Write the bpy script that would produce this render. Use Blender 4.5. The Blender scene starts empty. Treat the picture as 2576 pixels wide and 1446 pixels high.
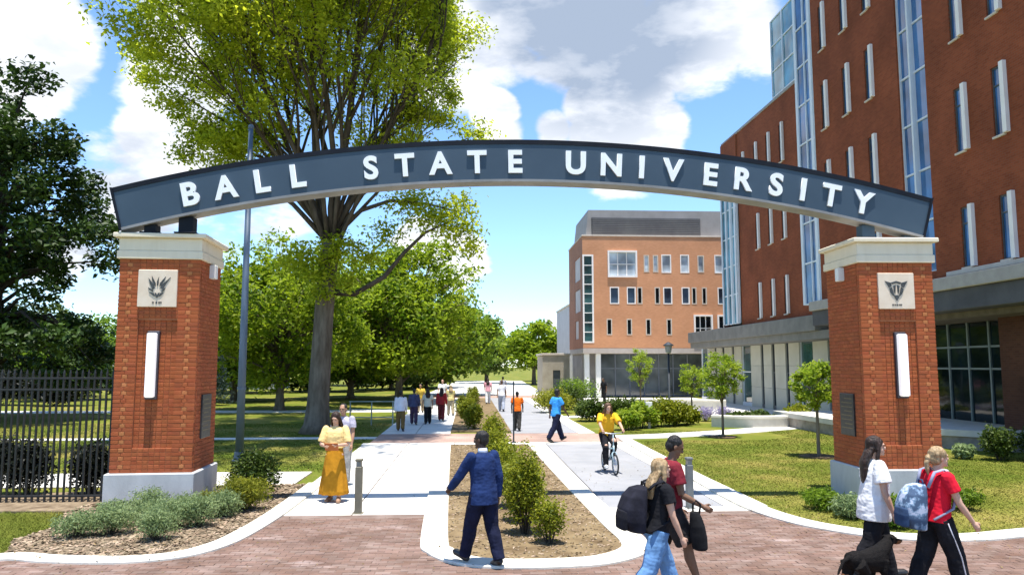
import bpy, bmesh, math, random
import numpy as np
from mathutils import Vector, Matrix, Euler, noise as mnoise

random.seed(11)
rng = np.random.default_rng(11)
scene = bpy.context.scene
COL = scene.collection
R = math.radians

# ------------------------------------------------------------------ camera
CAM_H = 2.68
PITCH, YAW = R(5.86), R(3.25)
F_PX, W_PX, H_PX = 1900.0, 2576.0, 1446.0
cam_data = bpy.data.cameras.new("camera")
cam = bpy.data.objects.new("camera", cam_data)
COL.objects.link(cam)
cam.location = (0, 0, CAM_H)
cam.rotation_euler = (R(90) + PITCH, 0, -YAW)
cam_data.sensor_width = 36
cam_data.lens = 36 * F_PX / W_PX
cam_data.clip_start = 0.1
cam_data.clip_end = 3000
scene.camera = cam

# ------------------------------------------------------------------ sun, sky, exposure
SUN_DIR = Vector((0.03, -0.15, 1.0)).normalized()      # from the ground towards the sun
sun_data = bpy.data.lights.new("sun", 'SUN')
sun_data.energy = 4.6
sun_data.angle = R(0.53)
sun_data.color = (1.0, 0.95, 0.87)
sun = bpy.data.objects.new("sun", sun_data)
COL.objects.link(sun)
sun.rotation_euler = (-SUN_DIR).to_track_quat('-Z', 'Y').to_euler()

vs = scene.view_settings
vs.view_transform = 'Standard'
vs.look = 'None'
vs.gamma = 1.0
vs.use_curve_mapping = False
vs.exposure = 1.0

world = bpy.data.worlds.new("World")
scene.world = world
world.use_nodes = True
wt = world.node_tree
for n in list(wt.nodes):
    wt.nodes.remove(n)


def sky_dir(x, y):
    """Direction in the world of a place in the sky (used once, to lay the clouds out)."""
    fwd = Vector((math.sin(YAW) * math.cos(PITCH), math.cos(YAW) * math.cos(PITCH), math.sin(PITCH)))
    rt = Vector((math.cos(YAW), -math.sin(YAW), 0))
    up = rt.cross(fwd)
    return (fwd + rt * ((x - 1288) / F_PX) - up * ((y - 723) / F_PX)).normalized()


def build_sky():
    N, L = wt.nodes.new, wt.links.new

    def math_(op, a, b=None, c=None, clamp=False):
        n = N('ShaderNodeMath')
        n.operation = op
        n.use_clamp = clamp
        for i, v in enumerate((a, b, c)):
            if v is None:
                continue
            if isinstance(v, (int, float)):
                n.inputs[i].default_value = v
            else:
                L(v, n.inputs[i])
        return n.outputs[0]

    def smooth(v, a, b):
        n = N('ShaderNodeMapRange')
        n.interpolation_type = 'SMOOTHSTEP'
        L(v, n.inputs['Value'])
        n.inputs['From Min'].default_value = a
        n.inputs['From Max'].default_value = b
        return n.outputs['Result']

    out = N('ShaderNodeOutputWorld')
    bg = N('ShaderNodeBackground')
    bg.inputs['Strength'].default_value = 0.1
    L(bg.outputs[0], out.inputs[0])
    sky = N('ShaderNodeTexSky')
    sky.sky_type = 'NISHITA'
    sky.sun_disc = False
    sky.sun_elevation = math.asin(SUN_DIR.z)
    sky.sun_rotation = math.atan2(SUN_DIR.x, SUN_DIR.y)
    sky.altitude = 250
    sky.air_density = 1.0
    sky.dust_density = 0.05
    sky.ozone_density = 2.2
    tint = N('ShaderNodeMix')
    tint.data_type = 'RGBA'
    tint.blend_type = 'MULTIPLY'
    tint.inputs['Factor'].default_value = 1.0
    L(sky.outputs[0], tint.inputs['A'])
    tint.inputs['B'].default_value = (1.03, 1.22, 1.42, 1)
    tc = N('ShaderNodeTexCoord')
    d = tc.outputs['Generated']
    sep = N('ShaderNodeSeparateXYZ')
    L(d, sep.inputs[0])
    # broken-up direction: clouds flatten towards the horizon
    zz = math_('ADD', math_('MAXIMUM', sep.outputs['Z'], 0.0), 0.35)
    comb = N('ShaderNodeCombineXYZ')
    L(math_('DIVIDE', sep.outputs['X'], zz), comb.inputs[0])
    L(math_('DIVIDE', sep.outputs['Y'], zz), comb.inputs[1])
    L(math_('MULTIPLY', sep.outputs['Z'], 2.2), comb.inputs[2])

    def noise(scale, detail, rough, dist=0.0, off=0.0):
        mp = N('ShaderNodeMapping')
        L(comb.outputs[0], mp.inputs['Vector'])
        mp.inputs['Location'].default_value = (off, off * 0.7, off * 0.3)
        n = N('ShaderNodeTexNoise')
        L(mp.outputs[0], n.inputs['Vector'])
        n.inputs['Scale'].default_value = scale
        n.inputs['Detail'].default_value = detail
        n.inputs['Roughness'].default_value = rough
        n.inputs['Distortion'].default_value = dist
        return n.outputs['Fac']

    n1 = noise(3.2, 9, 0.55, 0.3, 1.7)
    n2 = noise(9.0, 7, 0.6, 0.2, 5.1)
    fb = math_('ADD', math_('MULTIPLY', n1, 0.62), math_('MULTIPLY', n2, 0.38))
    # cloud masses (place, radius, strength) broken up by the noise; the same sky goes on outside the frame
    blobs = [(20, 60, 190, 1.0), (120, 70, 75, .9), (50, 190, 120, .9), (450, 210, 140, 1.0), (440, 50, 90, .95), (370, 340, 90, .85), (350, 470, 190, .62), (480, 400, 160, .7),
             (1240, 285, 75, 1.1), (1250, 350, 80, 1.1), (1510, 270, 110, 1.1), (1600, 220, 110, 1.1), (1705, 165, 75, 1.0), (1560, 340, 170, 1.1), (1660, 330, 90, 1.0), (1400, 330, 70, .7),
             (1200, 20, 240, .8), (1480, 30, 240, .95), (1760, 40, 220, .95), (1900, 120, 120, .7), (1130, 180, 170, .7), (1330, 110, 110, .7),
             (1150, 655, 100, .85), (1060, 610, 80, .85), (1405, 815, 50, .75), (700, 560, 140, .5), (120, 640, 130, .55), (560, 640, 90, .5),
             (-250, 250, 260, .9), (2750, 60, 260, .9), (1000, -250, 260, .8), (1900, -260, 240, .8), (300, -300, 200, .8), (-500, -200, 240, .9), (2900, -300, 260, .8)]
    tot = None
    for (x, y, rad, w) in blobs:
        b = sky_dir(x, y)
        vd = N('ShaderNodeVectorMath')
        vd.operation = 'DISTANCE'
        L(d, vd.inputs[0])
        vd.inputs[1].default_value = b
        mr = N('ShaderNodeMapRange')
        mr.interpolation_type = 'SMOOTHSTEP'
        L(vd.outputs['Value'], mr.inputs['Value'])
        mr.inputs['From Min'].default_value = rad / F_PX * 1.3
        mr.inputs['From Max'].default_value = rad / F_PX * 0.3
        mr.inputs['To Min'].default_value = 0
        mr.inputs['To Max'].default_value = w
        tot = mr.outputs['Result'] if tot is None else math_('MAXIMUM', tot, mr.outputs['Result'])
    dens = math_('ADD', math_('MULTIPLY', math_('SUBTRACT', fb, 0.5), 1.9), tot)
    mask = smooth(dens, 0.34, 0.66)
    # cloud brightness: bright tops, greyer thick parts, a broad grey bank above
    g = sky_dir(1500, -10)
    vd = N('ShaderNodeVectorMath')
    vd.operation = 'DISTANCE'
    L(d, vd.inputs[0])
    vd.inputs[1].default_value = g
    bank = smooth(vd.outputs['Value'], 0.21, 0.06)
    n3 = noise(6.0, 6, 0.55, 0.1, 9.3)
    shade = math_('MULTIPLY', smooth(n3, 0.36, 0.62), 0.5)
    vd = N('ShaderNodeVectorMath')
    vd.operation = 'DISTANCE'
    L(d, vd.inputs[0])
    vd.inputs[1].default_value = sky_dir(330, 560)
    bank2 = smooth(vd.outputs['Value'], 0.20, 0.04)
    shade = math_('ADD', shade, math_('MULTIPLY', bank2, 0.22))
    shade = math_('ADD', shade, math_('MULTIPLY', bank, 0.85), clamp=True)
    cc = N('ShaderNodeMix')
    cc.data_type = 'RGBA'
    L(shade, cc.inputs['Factor'])
    cc.inputs['A'].default_value = (7.0, 7.05, 7.2, 1)
    cc.inputs['B'].default_value = (2.25, 2.75, 3.6, 1)
    mix = N('ShaderNodeMix')
    mix.data_type = 'RGBA'
    L(mask, mix.inputs['Factor'])
    L(tint.outputs['Result'], mix.inputs['A'])
    L(cc.outputs['Result'], mix.inputs['B'])
    L(mix.outputs['Result'], bg.inputs['Color'])


build_sky()
scene.render.engine = 'CYCLES'
scene.cycles.use_denoising = True
scene.cycles.max_bounces = 6
scene.cycles.transparent_max_bounces = 8
scene.cycles.sample_clamp_indirect = 6

# ------------------------------------------------------------------ materials
MATS = {}


def mat(name, col, rough=0.85, col2=None, scale=4.0, detail=4.0, contrast=(0.35, 0.65), bump=0.0, bscale=40.0,
        spec=0.3, metal=0.0, island=0.0, objrand=0.0, coords='POS', stretch=None, third=None, stain=None):
    """One procedural material: base colour broken up by noise, optional bump, per-island and per-object variation."""
    if name in MATS:
        return MATS[name]
    m = bpy.data.materials.new(name)
    m.use_nodes = True
    t = m.node_tree
    N, L = t.nodes.new, t.links.new
    bs = t.nodes['Principled BSDF']
    bs.inputs['Roughness'].default_value = rough
    bs.inputs['Metallic'].default_value = metal
    bs.inputs['Specular IOR Level'].default_value = spec
    if coords == 'POS':
        vec = N('ShaderNodeNewGeometry').outputs['Position']
    else:
        vec = N('ShaderNodeTexCoord').outputs['Object']
    if stretch:
        mp = N('ShaderNodeMapping')
        L(vec, mp.inputs['Vector'])
        mp.inputs['Scale'].default_value = stretch
        vec = mp.outputs[0]
    c = None
    if col2 is not None:
        n = N('ShaderNodeTexNoise')
        L(vec, n.inputs['Vector'])
        n.inputs['Scale'].default_value = scale
        n.inputs['Detail'].default_value = detail
        n.inputs['Roughness'].default_value = 0.6
        rp = N('ShaderNodeValToRGB')
        e = rp.color_ramp.elements
        e[0].position, e[1].position = contrast
        e[0].color = (*col, 1)
        e[1].color = (*col2, 1)
        if third is not None:
            el = e.new(0.5 * (contrast[0] + contrast[1]))
            el.color = (*third, 1)
        L(n.outputs['Fac'], rp.inputs[0])
        c = rp.outputs[0]
    if stain is not None:
        # worn or stained patches with an outline of their own
        scol, sscale, sstretch, lo, hi, amount = stain
        mp2 = N('ShaderNodeMapping')
        L(N('ShaderNodeNewGeometry').outputs['Position'], mp2.inputs['Vector'])
        mp2.inputs['Scale'].default_value = sstretch
        n2 = N('ShaderNodeTexNoise')
        L(mp2.outputs[0], n2.inputs['Vector'])
        n2.inputs['Scale'].default_value = sscale
        n2.inputs['Detail'].default_value = 7
        n2.inputs['Roughness'].default_value = .65
        m2 = N('ShaderNodeMapRange')
        L(n2.outputs['Fac'], m2.inputs['Value'])
        m2.inputs['From Min'].default_value = lo
        m2.inputs['From Max'].default_value = hi
        m2.inputs['To Max'].default_value = amount
        mxs = N('ShaderNodeMix')
        mxs.data_type = 'RGBA'
        L(m2.outputs[0], mxs.inputs['Factor'])
        if c is None:
            mxs.inputs['A'].default_value = (*col, 1)
        else:
            L(c, mxs.inputs['A'])
        mxs.inputs['B'].default_value = (*scol, 1)
        c = mxs.outputs['Result']
    var = None
    if island:
        var = N('ShaderNodeNewGeometry').outputs['Random Per Island']
        amt = island
    if objrand:
        var = N('ShaderNodeObjectInfo').outputs['Random']
        amt = objrand
    if var is not None:
        hs = N('ShaderNodeHueSaturation')
        if c is None:
            hs.inputs['Color'].default_value = (*col, 1)
        else:
            L(c, hs.inputs['Color'])
        mr = N('ShaderNodeMapRange')
        L(var, mr.inputs['Value'])
        mr.inputs['To Min'].default_value = 1 - amt
        mr.inputs['To Max'].default_value = 1 + amt
        L(mr.outputs[0], hs.inputs['Value'])
        mr2 = N('ShaderNodeMapRange')
        L(var, mr2.inputs['Value'])
        mr2.inputs['To Min'].default_value = 0.5 + 0.03 * amt
        mr2.inputs['To Max'].default_value = 0.5 - 0.03 * amt
        L(mr2.outputs[0], hs.inputs['Hue'])
        c = hs.outputs[0]
    if c is None:
        bs.inputs['Base Color'].default_value = (*col, 1)
    else:
        L(c, bs.inputs['Base Color'])
    if bump:
        n = N('ShaderNodeTexNoise')
        L(vec, n.inputs['Vector'])
        n.inputs['Scale'].default_value = bscale
        n.inputs['Detail'].default_value = 5
        b = N('ShaderNodeBump')
        b.inputs['Strength'].default_value = bump
        b.inputs['Distance'].default_value = 0.02
        L(n.outputs['Fac'], b.inputs['Height'])
        L(b.outputs[0], bs.inputs['Normal'])
    MATS[name] = m
    return m


def leaf_mat(name, c1, c2, trans=0.35, scale=0.6):
    """Leaves: diffuse and translucent, each leaf its own tone, clumps lighter and darker."""
    if name in MATS:
        return MATS[name]
    m = bpy.data.materials.new(name)
    m.use_nodes = True
    t = m.node_tree
    for n in list(t.nodes):
        t.nodes.remove(n)
    N, L = t.nodes.new, t.links.new
    out = N('ShaderNodeOutputMaterial')
    geo = N('ShaderNodeNewGeometry')
    ns = N('ShaderNodeTexNoise')
    L(geo.outputs['Position'], ns.inputs['Vector'])
    ns.inputs['Scale'].default_value = scale
    ns.inputs['Detail'].default_value = 3
    ad = N('ShaderNodeMath')
    ad.operation = 'MULTIPLY_ADD'
    L(geo.outputs['Random Per Island'], ad.inputs[0])
    ad.inputs[1].default_value = 0.5
    L(ns.outputs['Fac'], ad.inputs[2])
    rp = N('ShaderNodeValToRGB')
    rp.color_ramp.elements[0].position = 0.45
    rp.color_ramp.elements[1].position = 1.05
    rp.color_ramp.elements[0].color = (*c1, 1)
    rp.color_ramp.elements[1].color = (*c2, 1)
    L(ad.outputs[0], rp.inputs[0])
    df = N('ShaderNodeBsdfPrincipled')
    df.inputs['Roughness'].default_value = 0.55
    df.inputs['Specular IOR Level'].default_value = 0.25
    L(rp.outputs[0], df.inputs['Base Color'])
    tr = N('ShaderNodeBsdfTranslucent')
    hs = N('ShaderNodeHueSaturation')
    hs.inputs['Value'].default_value = 1.6
    hs.inputs['Hue'].default_value = 0.505
    L(rp.outputs[0], hs.inputs['Color'])
    L(hs.outputs[0], tr.inputs['Color'])
    mx = N('ShaderNodeMixShader')
    mx.inputs[0].default_value = trans
    L(df.outputs[0], mx.inputs[1])
    L(tr.outputs[0], mx.inputs[2])
    L(mx.outputs[0], out.inputs[0])
    MATS[name] = m
    return m


def brick_mat(name, c1, c2, mortar, axis, bw=0.21, bh=0.075, bump=0.25, rough=0.9, patch=0.25):
    """Brickwork too far away to be laid brick by brick. axis: 'x' for walls that face +-X, 'y' for walls that face +-Y, 'z' for paving."""
    if name in MATS:
        return MATS[name]
    m = bpy.data.materials.new(name)
    m.use_nodes = True
    t = m.node_tree
    N, L = t.nodes.new, t.links.new
    bs = t.nodes['Principled BSDF']
    bs.inputs['Roughness'].default_value = rough
    bs.inputs['Specular IOR Level'].default_value = 0.2
    geo = N('ShaderNodeNewGeometry')
    sp = N('ShaderNodeSeparateXYZ')
    L(geo.outputs['Position'], sp.inputs[0])
    cb = N('ShaderNodeCombineXYZ')
    a, b = {'x': ('Y', 'Z'), 'y': ('X', 'Z'), 'z': ('X', 'Y')}[axis]
    L(sp.outputs[a], cb.inputs[0])
    L(sp.outputs[b], cb.inputs[1])
    br = N('ShaderNodeTexBrick')
    L(cb.outputs[0], br.inputs['Vector'])
    br.inputs['Scale'].default_value = 1.0
    br.inputs['Brick Width'].default_value = bw
    br.inputs['Row Height'].default_value = bh
    br.inputs['Mortar Size'].default_value = 0.006
    br.inputs['Mortar Smooth'].default_value = 0.2
    br.inputs['Color1'].default_value = (*c1, 1)
    br.inputs['Color2'].default_value = (*c2, 1)
    br.inputs['Mortar'].default_value = (*mortar, 1)
    ns = N('ShaderNodeTexNoise')
    L(geo.outputs['Position'], ns.inputs['Vector'])
    ns.inputs['Scale'].default_value = 0.55
    ns.inputs['Detail'].default_value = 6
    hs = N('ShaderNodeHueSaturation')
    mr = N('ShaderNodeMapRange')
    L(ns.outputs['Fac'], mr.inputs['Value'])
    mr.inputs['From Min'].default_value = 0.3
    mr.inputs['From Max'].default_value = 0.7
    mr.inputs['To Min'].default_value = 1 - patch
    mr.inputs['To Max'].default_value = 1 + patch
    L(mr.outputs[0], hs.inputs['Value'])
    L(br.outputs['Color'], hs.inputs['Color'])
    L(hs.outputs[0], bs.inputs['Base Color'])
    bp = N('ShaderNodeBump')
    bp.inputs['Strength'].default_value = bump
    bp.inputs['Distance'].default_value = 0.01
    bp.invert = True
    L(br.outputs['Fac'], bp.inputs['Height'])
    L(bp.outputs[0], bs.inputs['Normal'])
    MATS[name] = m
    return m


def glass_mat(name, col, rough=0.04, ior=1.7):
    if name in MATS:
        return MATS[name]
    m = bpy.data.materials.new(name)
    m.use_nodes = True
    t = m.node_tree
    bs = t.nodes['Principled BSDF']
    N, L = t.nodes.new, t.links.new
    geo = N('ShaderNodeNewGeometry')
    ns = N('ShaderNodeTexNoise')
    L(geo.outputs['Position'], ns.inputs['Vector'])
    ns.inputs['Scale'].default_value = 0.7
    rp = N('ShaderNodeValToRGB')
    rp.color_ramp.elements[0].position = 0.35
    rp.color_ramp.elements[1].position = 0.68
    rp.color_ramp.elements[0].color = (*[c * 0.5 for c in col], 1)
    rp.color_ramp.elements[1].color = (*[c * 1.4 for c in col], 1)
    L(ns.outputs['Fac'], rp.inputs[0])
    L(rp.outputs[0], bs.inputs['Base Color'])
    bs.inputs['Roughness'].default_value = rough
    bs.inputs['IOR'].default_value = ior
    bs.inputs['Specular IOR Level'].default_value = 0.7
    n2 = N('ShaderNodeTexNoise')
    L(geo.outputs['Position'], n2.inputs['Vector'])
    n2.inputs['Scale'].default_value = 0.9
    b = N('ShaderNodeBump')
    b.inputs['Strength'].default_value = 0.05
    b.inputs['Distance'].default_value = 0.1
    L(n2.outputs['Fac'], b.inputs['Height'])
    L(b.outputs[0], bs.inputs['Normal'])
    MATS[name] = m
    return m


# ------------------------------------------------------------------ mesh helpers
class MB:
    """Collects boxes, prisms, tubes and lofts; build() links them as ONE mesh object."""

    def __init__(self):
        self.v, self.f, self.mi = [], [], []

    def add(self, vs, fs, mi=0):
        o = len(self.v)
        self.v += [tuple(p) for p in vs]
        self.f += [tuple(i + o for i in q) for q in fs]
        self.mi += [mi] * len(fs)
        return self

    def box(self, x0, x1, y0, y1, z0, z1, mi=0):
        vs = [(x0, y0, z0), (x1, y0, z0), (x1, y1, z0), (x0, y1, z0), (x0, y0, z1), (x1, y0, z1), (x1, y1, z1), (x0, y1, z1)]
        fs = [(0, 3, 2, 1), (4, 5, 6, 7), (0, 1, 5, 4), (1, 2, 6, 5), (2, 3, 7, 6), (3, 0, 4, 7)]
        return self.add(vs, fs, mi)

    def bbox(self, x0, x1, y0, y1, z0, z1, b=0.004, mi=0):
        """Box with a chamfered top and sides (24 faces or fewer)."""
        b = min(b, 0.3 * min(x1 - x0, y1 - y0, z1 - z0))
        vs = []
        for z, i in ((z0, b), (z0 + b, 0), (z1 - b, 0), (z1, b)):
            vs += [(x0 + i, y0 + i, z), (x1 - i, y0 + i, z), (x1 - i, y1 - i, z), (x0 + i, y1 - i, z)]
        fs = [(0, 3, 2, 1), (12, 13, 14, 15)]
        for k in range(3):
            for j in range(4):
                a, c = k * 4 + j, k * 4 + (j + 1) % 4
                fs.append((a, c, c + 4, a + 4))
        return self.add(vs, fs, mi)

    def prism(self, poly, z0, z1, mi=0):
        n = len(poly)
        area = sum(poly[i][0] * poly[(i + 1) % n][1] - poly[(i + 1) % n][0] * poly[i][1] for i in range(n))
        if area < 0:
            poly = poly[::-1]
        vs = [(p[0], p[1], z0) for p in poly] + [(p[0], p[1], z1) for p in poly]
        fs = [tuple(range(n - 1, -1, -1)), tuple(range(n, 2 * n))] + [(i, (i + 1) % n, (i + 1) % n + n, i + n) for i in range(n)]
        return self.add(vs, fs, mi)

    def loft(self, rings, closed=True, caps=True, mi=0):
        n = len(rings[0])
        vs = [p for r in rings for p in r]
        fs = []
        for k in range(len(rings) - 1):
            for j in range(n if closed else n - 1):
                a, b = k * n + j, k * n + (j + 1) % n
                fs.append((a, b, b + n, a + n))
        if caps and closed:
            fs.append(tuple(range(n - 1, -1, -1)))
            fs.append(tuple(range((len(rings) - 1) * n, len(rings) * n)))
        return self.add(vs, fs, mi)

    def tube(self, pts, rad, n=8, caps=True, mi=0, flat=None):
        pts = [Vector(p) for p in pts]
        if not isinstance(rad, (list, tuple)):
            rad = [rad] * len(pts)
        rings, ref = [], None
        for i, p in enumerate(pts):
            a, b = pts[max(i - 1, 0)], pts[min(i + 1, len(pts) - 1)]
            d = (b - a)
            d = d.normalized() if d.length > 1e-9 else Vector((0, 0, 1))
            if ref is None:
                ref = Vector((1, 0, 0)) if abs(d.x) < 0.9 else Vector((0, 1, 0))
            u = (ref - d * ref.dot(d)).normalized()
            w = d.cross(u)
            ref = u
            r = rad[i]
            rings.append([p + u * (r * math.cos(2 * math.pi * j / n)) + w * (r * (flat or 1) * math.sin(2 * math.pi * j / n)) for j in range(n)])
        return self.loft(rings, caps=caps, mi=mi)

    def ell(self, c, r, nu=12, nv=8, rot=None, mi=0):
        c = Vector(c)
        rings = []
        for i in range(nv + 1):
            th = math.pi * (0.02 + 0.96 * i / nv)
            ring = []
            for j in range(nu):
                ph = 2 * math.pi * j / nu
                p = Vector((r[0] * math.sin(th) * math.cos(ph), r[1] * math.sin(th) * math.sin(ph), -r[2] * math.cos(th)))
                if rot is not None:
                    p = rot @ p
                ring.append(c + p)
            rings.append(ring)
        return self.loft(rings, mi=mi)

    def mesh(self, name):
        me = bpy.data.meshes.new(name)
        me.from_pydata(self.v, [], self.f)
        if any(self.mi):
            me.polygons.foreach_set('material_index', self.mi)
        me.update()
        return me

    def build(self, name, m, parent=None, smooth=False, loc=None):
        return obj(name, self.mesh(name), m, parent, smooth, loc)


def obj(name, me, m, parent=None, smooth=False, loc=None):
    o = bpy.data.objects.new(name, me)
    COL.objects.link(o)
    if m is not None:
        for mm in (m if isinstance(m, (list, tuple)) else [m]):
            me.materials.append(mm)
    if smooth:
        me.polygons.foreach_set('use_smooth', [True] * len(me.polygons))
    if parent is not None:
        o.parent = parent
    if loc is not None:
        o.location = loc
    return o


def tag(o, label=None, cat=None, group=None, kind=None):
    if label:
        o['label'] = label
    if cat:
        o['category'] = cat
    if group:
        o['group'] = group
    if kind:
        o['kind'] = kind
    return o


def thing(name, label, cat, loc=(0, 0, 0), rz=0.0, group=None):
    o = bpy.data.objects.new(name, None)
    o.empty_display_size = 0.2
    COL.objects.link(o)
    o.location = loc
    o.rotation_euler = (0, 0, rz)
    return tag(o, label, cat, group)


def structure(name, mb, m, parent=None, smooth=False):
    o = mb.build(name, m, parent, smooth)
    if parent is None:
        o['kind'] = 'structure'
    return o


def inst(o, parent, loc, rot=None):
    """A copy of a part that shares its mesh."""
    c = o.copy()
    COL.objects.link(c)
    c.parent = parent
    c.location = loc
    if rot is not None:
        c.rotation_euler = rot
    return c


def copy_tree(o, parent=None):
    c = o.copy()
    COL.objects.link(c)
    if parent is not None:
        c.parent = parent
    for ch in o.children:
        copy_tree(ch, c)
    return c


def in_poly(x, y, poly):
    ins = False
    n = len(poly)
    j = n - 1
    for i in range(n):
        xi, yi = poly[i]
        xj, yj = poly[j]
        if (yi > y) != (yj > y) and x < (xj - xi) * (y - yi) / (yj - yi) + xi:
            ins = not ins
        j = i
    return ins


def smooth_line(pts, k=6):
    """Catmull-Rom through the points."""
    out = []
    P = [Vector((*p, 0)) for p in pts]
    for i in range(len(P) - 1):
        p0, p1, p2, p3 = P[max(i - 1, 0)], P[i], P[i + 1], P[min(i + 2, len(P) - 1)]
        for s in range(k):
            t = s / k
            q = 0.5 * ((2 * p1) + (p2 - p0) * t + (2 * p0 - 5 * p1 + 4 * p2 - p3) * t * t + (3 * p1 - p0 - 3 * p2 + p3) * t ** 3)
            out.append((q.x, q.y))
    out.append(tuple(pts[-1]))
    return out


def band(line, w0, w1):
    """Polygon strip beside a polyline: offsets w0 and w1 to its left."""
    a, b = [], []
    n = len(line)
    for i in range(n):
        p = Vector(line[i])
        d = (Vector(line[min(i + 1, n - 1)]) - Vector(line[max(i - 1, 0)])).normalized()
        nrm = Vector((-d.y, d.x))
        a.append(tuple(p + nrm * w0))
        b.append(tuple(p + nrm * w1))
    return a, b


def band_mb(mb, line, w0, w1, z0, z1, ch=0.0):
    """A kerb: a chamfered strip along a polyline."""
    n = len(line)
    rings = []
    for i in range(n):
        p = Vector((*line[i], 0))
        d = Vector((*line[min(i + 1, n - 1)], 0)) - Vector((*line[max(i - 1, 0)], 0))
        d.normalize()
        nr = Vector((-d.y, d.x, 0))
        up = Vector((0, 0, 1))
        if ch:
            s = 1 if w1 > w0 else -1
            rings.append([p + nr * w0 + up * z0, p + nr * w0 + up * (z1 - ch), p + nr * (w0 + s * ch) + up * z1,
                          p + nr * (w1 - s * ch) + up * z1, p + nr * w1 + up * (z1 - ch), p + nr * w1 + up * z0])
        else:
            rings.append([p + nr * w0 + up * z0, p + nr * w0 + up * z1, p + nr * w1 + up * z1, p + nr * w1 + up * z0])
    mb.loft(rings)
    return mb


def mesh_np(name, V, Fq, m, parent=None, kind=None, smooth=False):
    """Mesh from numpy arrays; Fq is (n,3) or (n,4)."""
    me = bpy.data.meshes.new(name)
    k = Fq.shape[1]
    me.vertices.add(len(V))
    me.vertices.foreach_set('co', V.astype(np.float32).ravel())
    me.loops.add(Fq.size)
    me.loops.foreach_set('vertex_index', Fq.astype(np.int32).ravel())
    me.polygons.add(len(Fq))
    me.polygons.foreach_set('loop_start', np.arange(0, Fq.size, k, dtype=np.int32))
    me.polygons.foreach_set('loop_total', np.full(len(Fq), k, dtype=np.int32))
    me.update(calc_edges=True)
    o = obj(name, me, m, parent, smooth)
    if kind:
        o['kind'] = kind
    return o

# ================================================================== GROUND
M_GRASS = mat('grass', (0.09, 0.125, 0.013), 0.95, (0.235, 0.205, 0.05), 0.35, 8, (0.36, 0.64), bump=0.6, bscale=30, spec=0.1, third=(0.135, 0.15, 0.022))
M_GRASS_NEAR = mat('grass_blades', (0.10, 0.135, 0.013), 0.8, (0.25, 0.22, 0.052), 0.35, 8, (0.36, 0.64), island=0.22, spec=0.15, third=(0.14, 0.16, 0.022))
M_CONC = mat('concrete', (0.58, 0.56, 0.505), 0.9, (0.68, 0.66, 0.60), 1.3, 8, (0.3, 0.7), bump=0.15, bscale=60, spec=0.2, stain=((0.30, 0.28, 0.25), .9, (1, .6, 1), .58, .78, .55))
M_KERB = mat('kerb_concrete', (0.58, 0.55, 0.47), 0.9, (0.70, 0.67, 0.58), 2.2, 8, (0.3, 0.7), bump=0.15, bscale=60, spec=0.2, stain=((0.33, 0.29, 0.24), 2.0, (1, 1, 1), .58, .76, .6))
M_GREYC = mat('grey_concrete', (0.245, 0.25, 0.26), 0.9, (0.31, 0.31, 0.32), 0.8, 8, (0.3, 0.7), bump=0.12, bscale=60, spec=0.2, stain=((0.2, 0.19, 0.18), 1.2, (1, .5, 1), .58, .78, .5))
M_MULCH = mat('mulch', (0.11, 0.078, 0.05), 0.95, (0.29, 0.225, 0.15), 5, 8, (0.32, 0.68), bump=0.9, bscale=26, spec=0.1)
M_CHIP = mat('mulch_chips', (0.17, 0.12, 0.075), 0.95, (0.34, 0.265, 0.18), 3, 3, island=0.45)
M_SOIL = mat('dry_soil', (0.11, 0.074, 0.04), 0.95, (0.255, 0.19, 0.105), 2.2, 8, (0.3, 0.7), bump=0.7, bscale=30, spec=0.1)
M_JOINT = mat('joint_sand', (0.145, 0.10, 0.08), 0.95, (0.22, 0.165, 0.14), 3, 6, bump=0.3)
M_PAV = [mat('paver_' + n, c, 0.85, c2, 1.2, 8, (0.36, 0.66), objrand=0.10, bump=0.3, bscale=70, spec=0.25, stain=((0.42, 0.33, 0.30), 1.1, (.55, 1.6, 1), .60, .70, .7)) for n, c, c2 in (
    ('plum', (0.125, 0.076, 0.057), (0.205, 0.135, 0.108)), ('rust', (0.14, 0.082, 0.058), (0.22, 0.145, 0.115)), ('dusty', (0.145, 0.094, 0.073), (0.25, 0.18, 0.15)))]
M_PAV_ALL = [mat('paver_field_' + n, c, 0.85, c2, 1.2, 8, (0.36, 0.66), island=0.10, bump=0.3, bscale=70, spec=0.25, stain=((0.42, 0.33, 0.30), 1.1, (.55, 1.6, 1), .60, .70, .7)) for n, c, c2 in (
    ('plum', (0.125, 0.076, 0.057), (0.205, 0.135, 0.108)), ('rust', (0.14, 0.082, 0.058), (0.22, 0.145, 0.115)), ('dusty', (0.145, 0.094, 0.073), (0.25, 0.18, 0.15)))]
M_BAND = brick_mat('brick_band', (0.31, 0.20, 0.16), (0.38, 0.26, 0.21), (0.34, 0.28, 0.24), 'z', 0.2, 0.1)

structure('ground', MB().add([(-700, -40, 0), (700, -40, 0), (700, 900, 0), (-700, 900, 0)], [(0, 1, 2, 3)]), M_GRASS)

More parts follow.
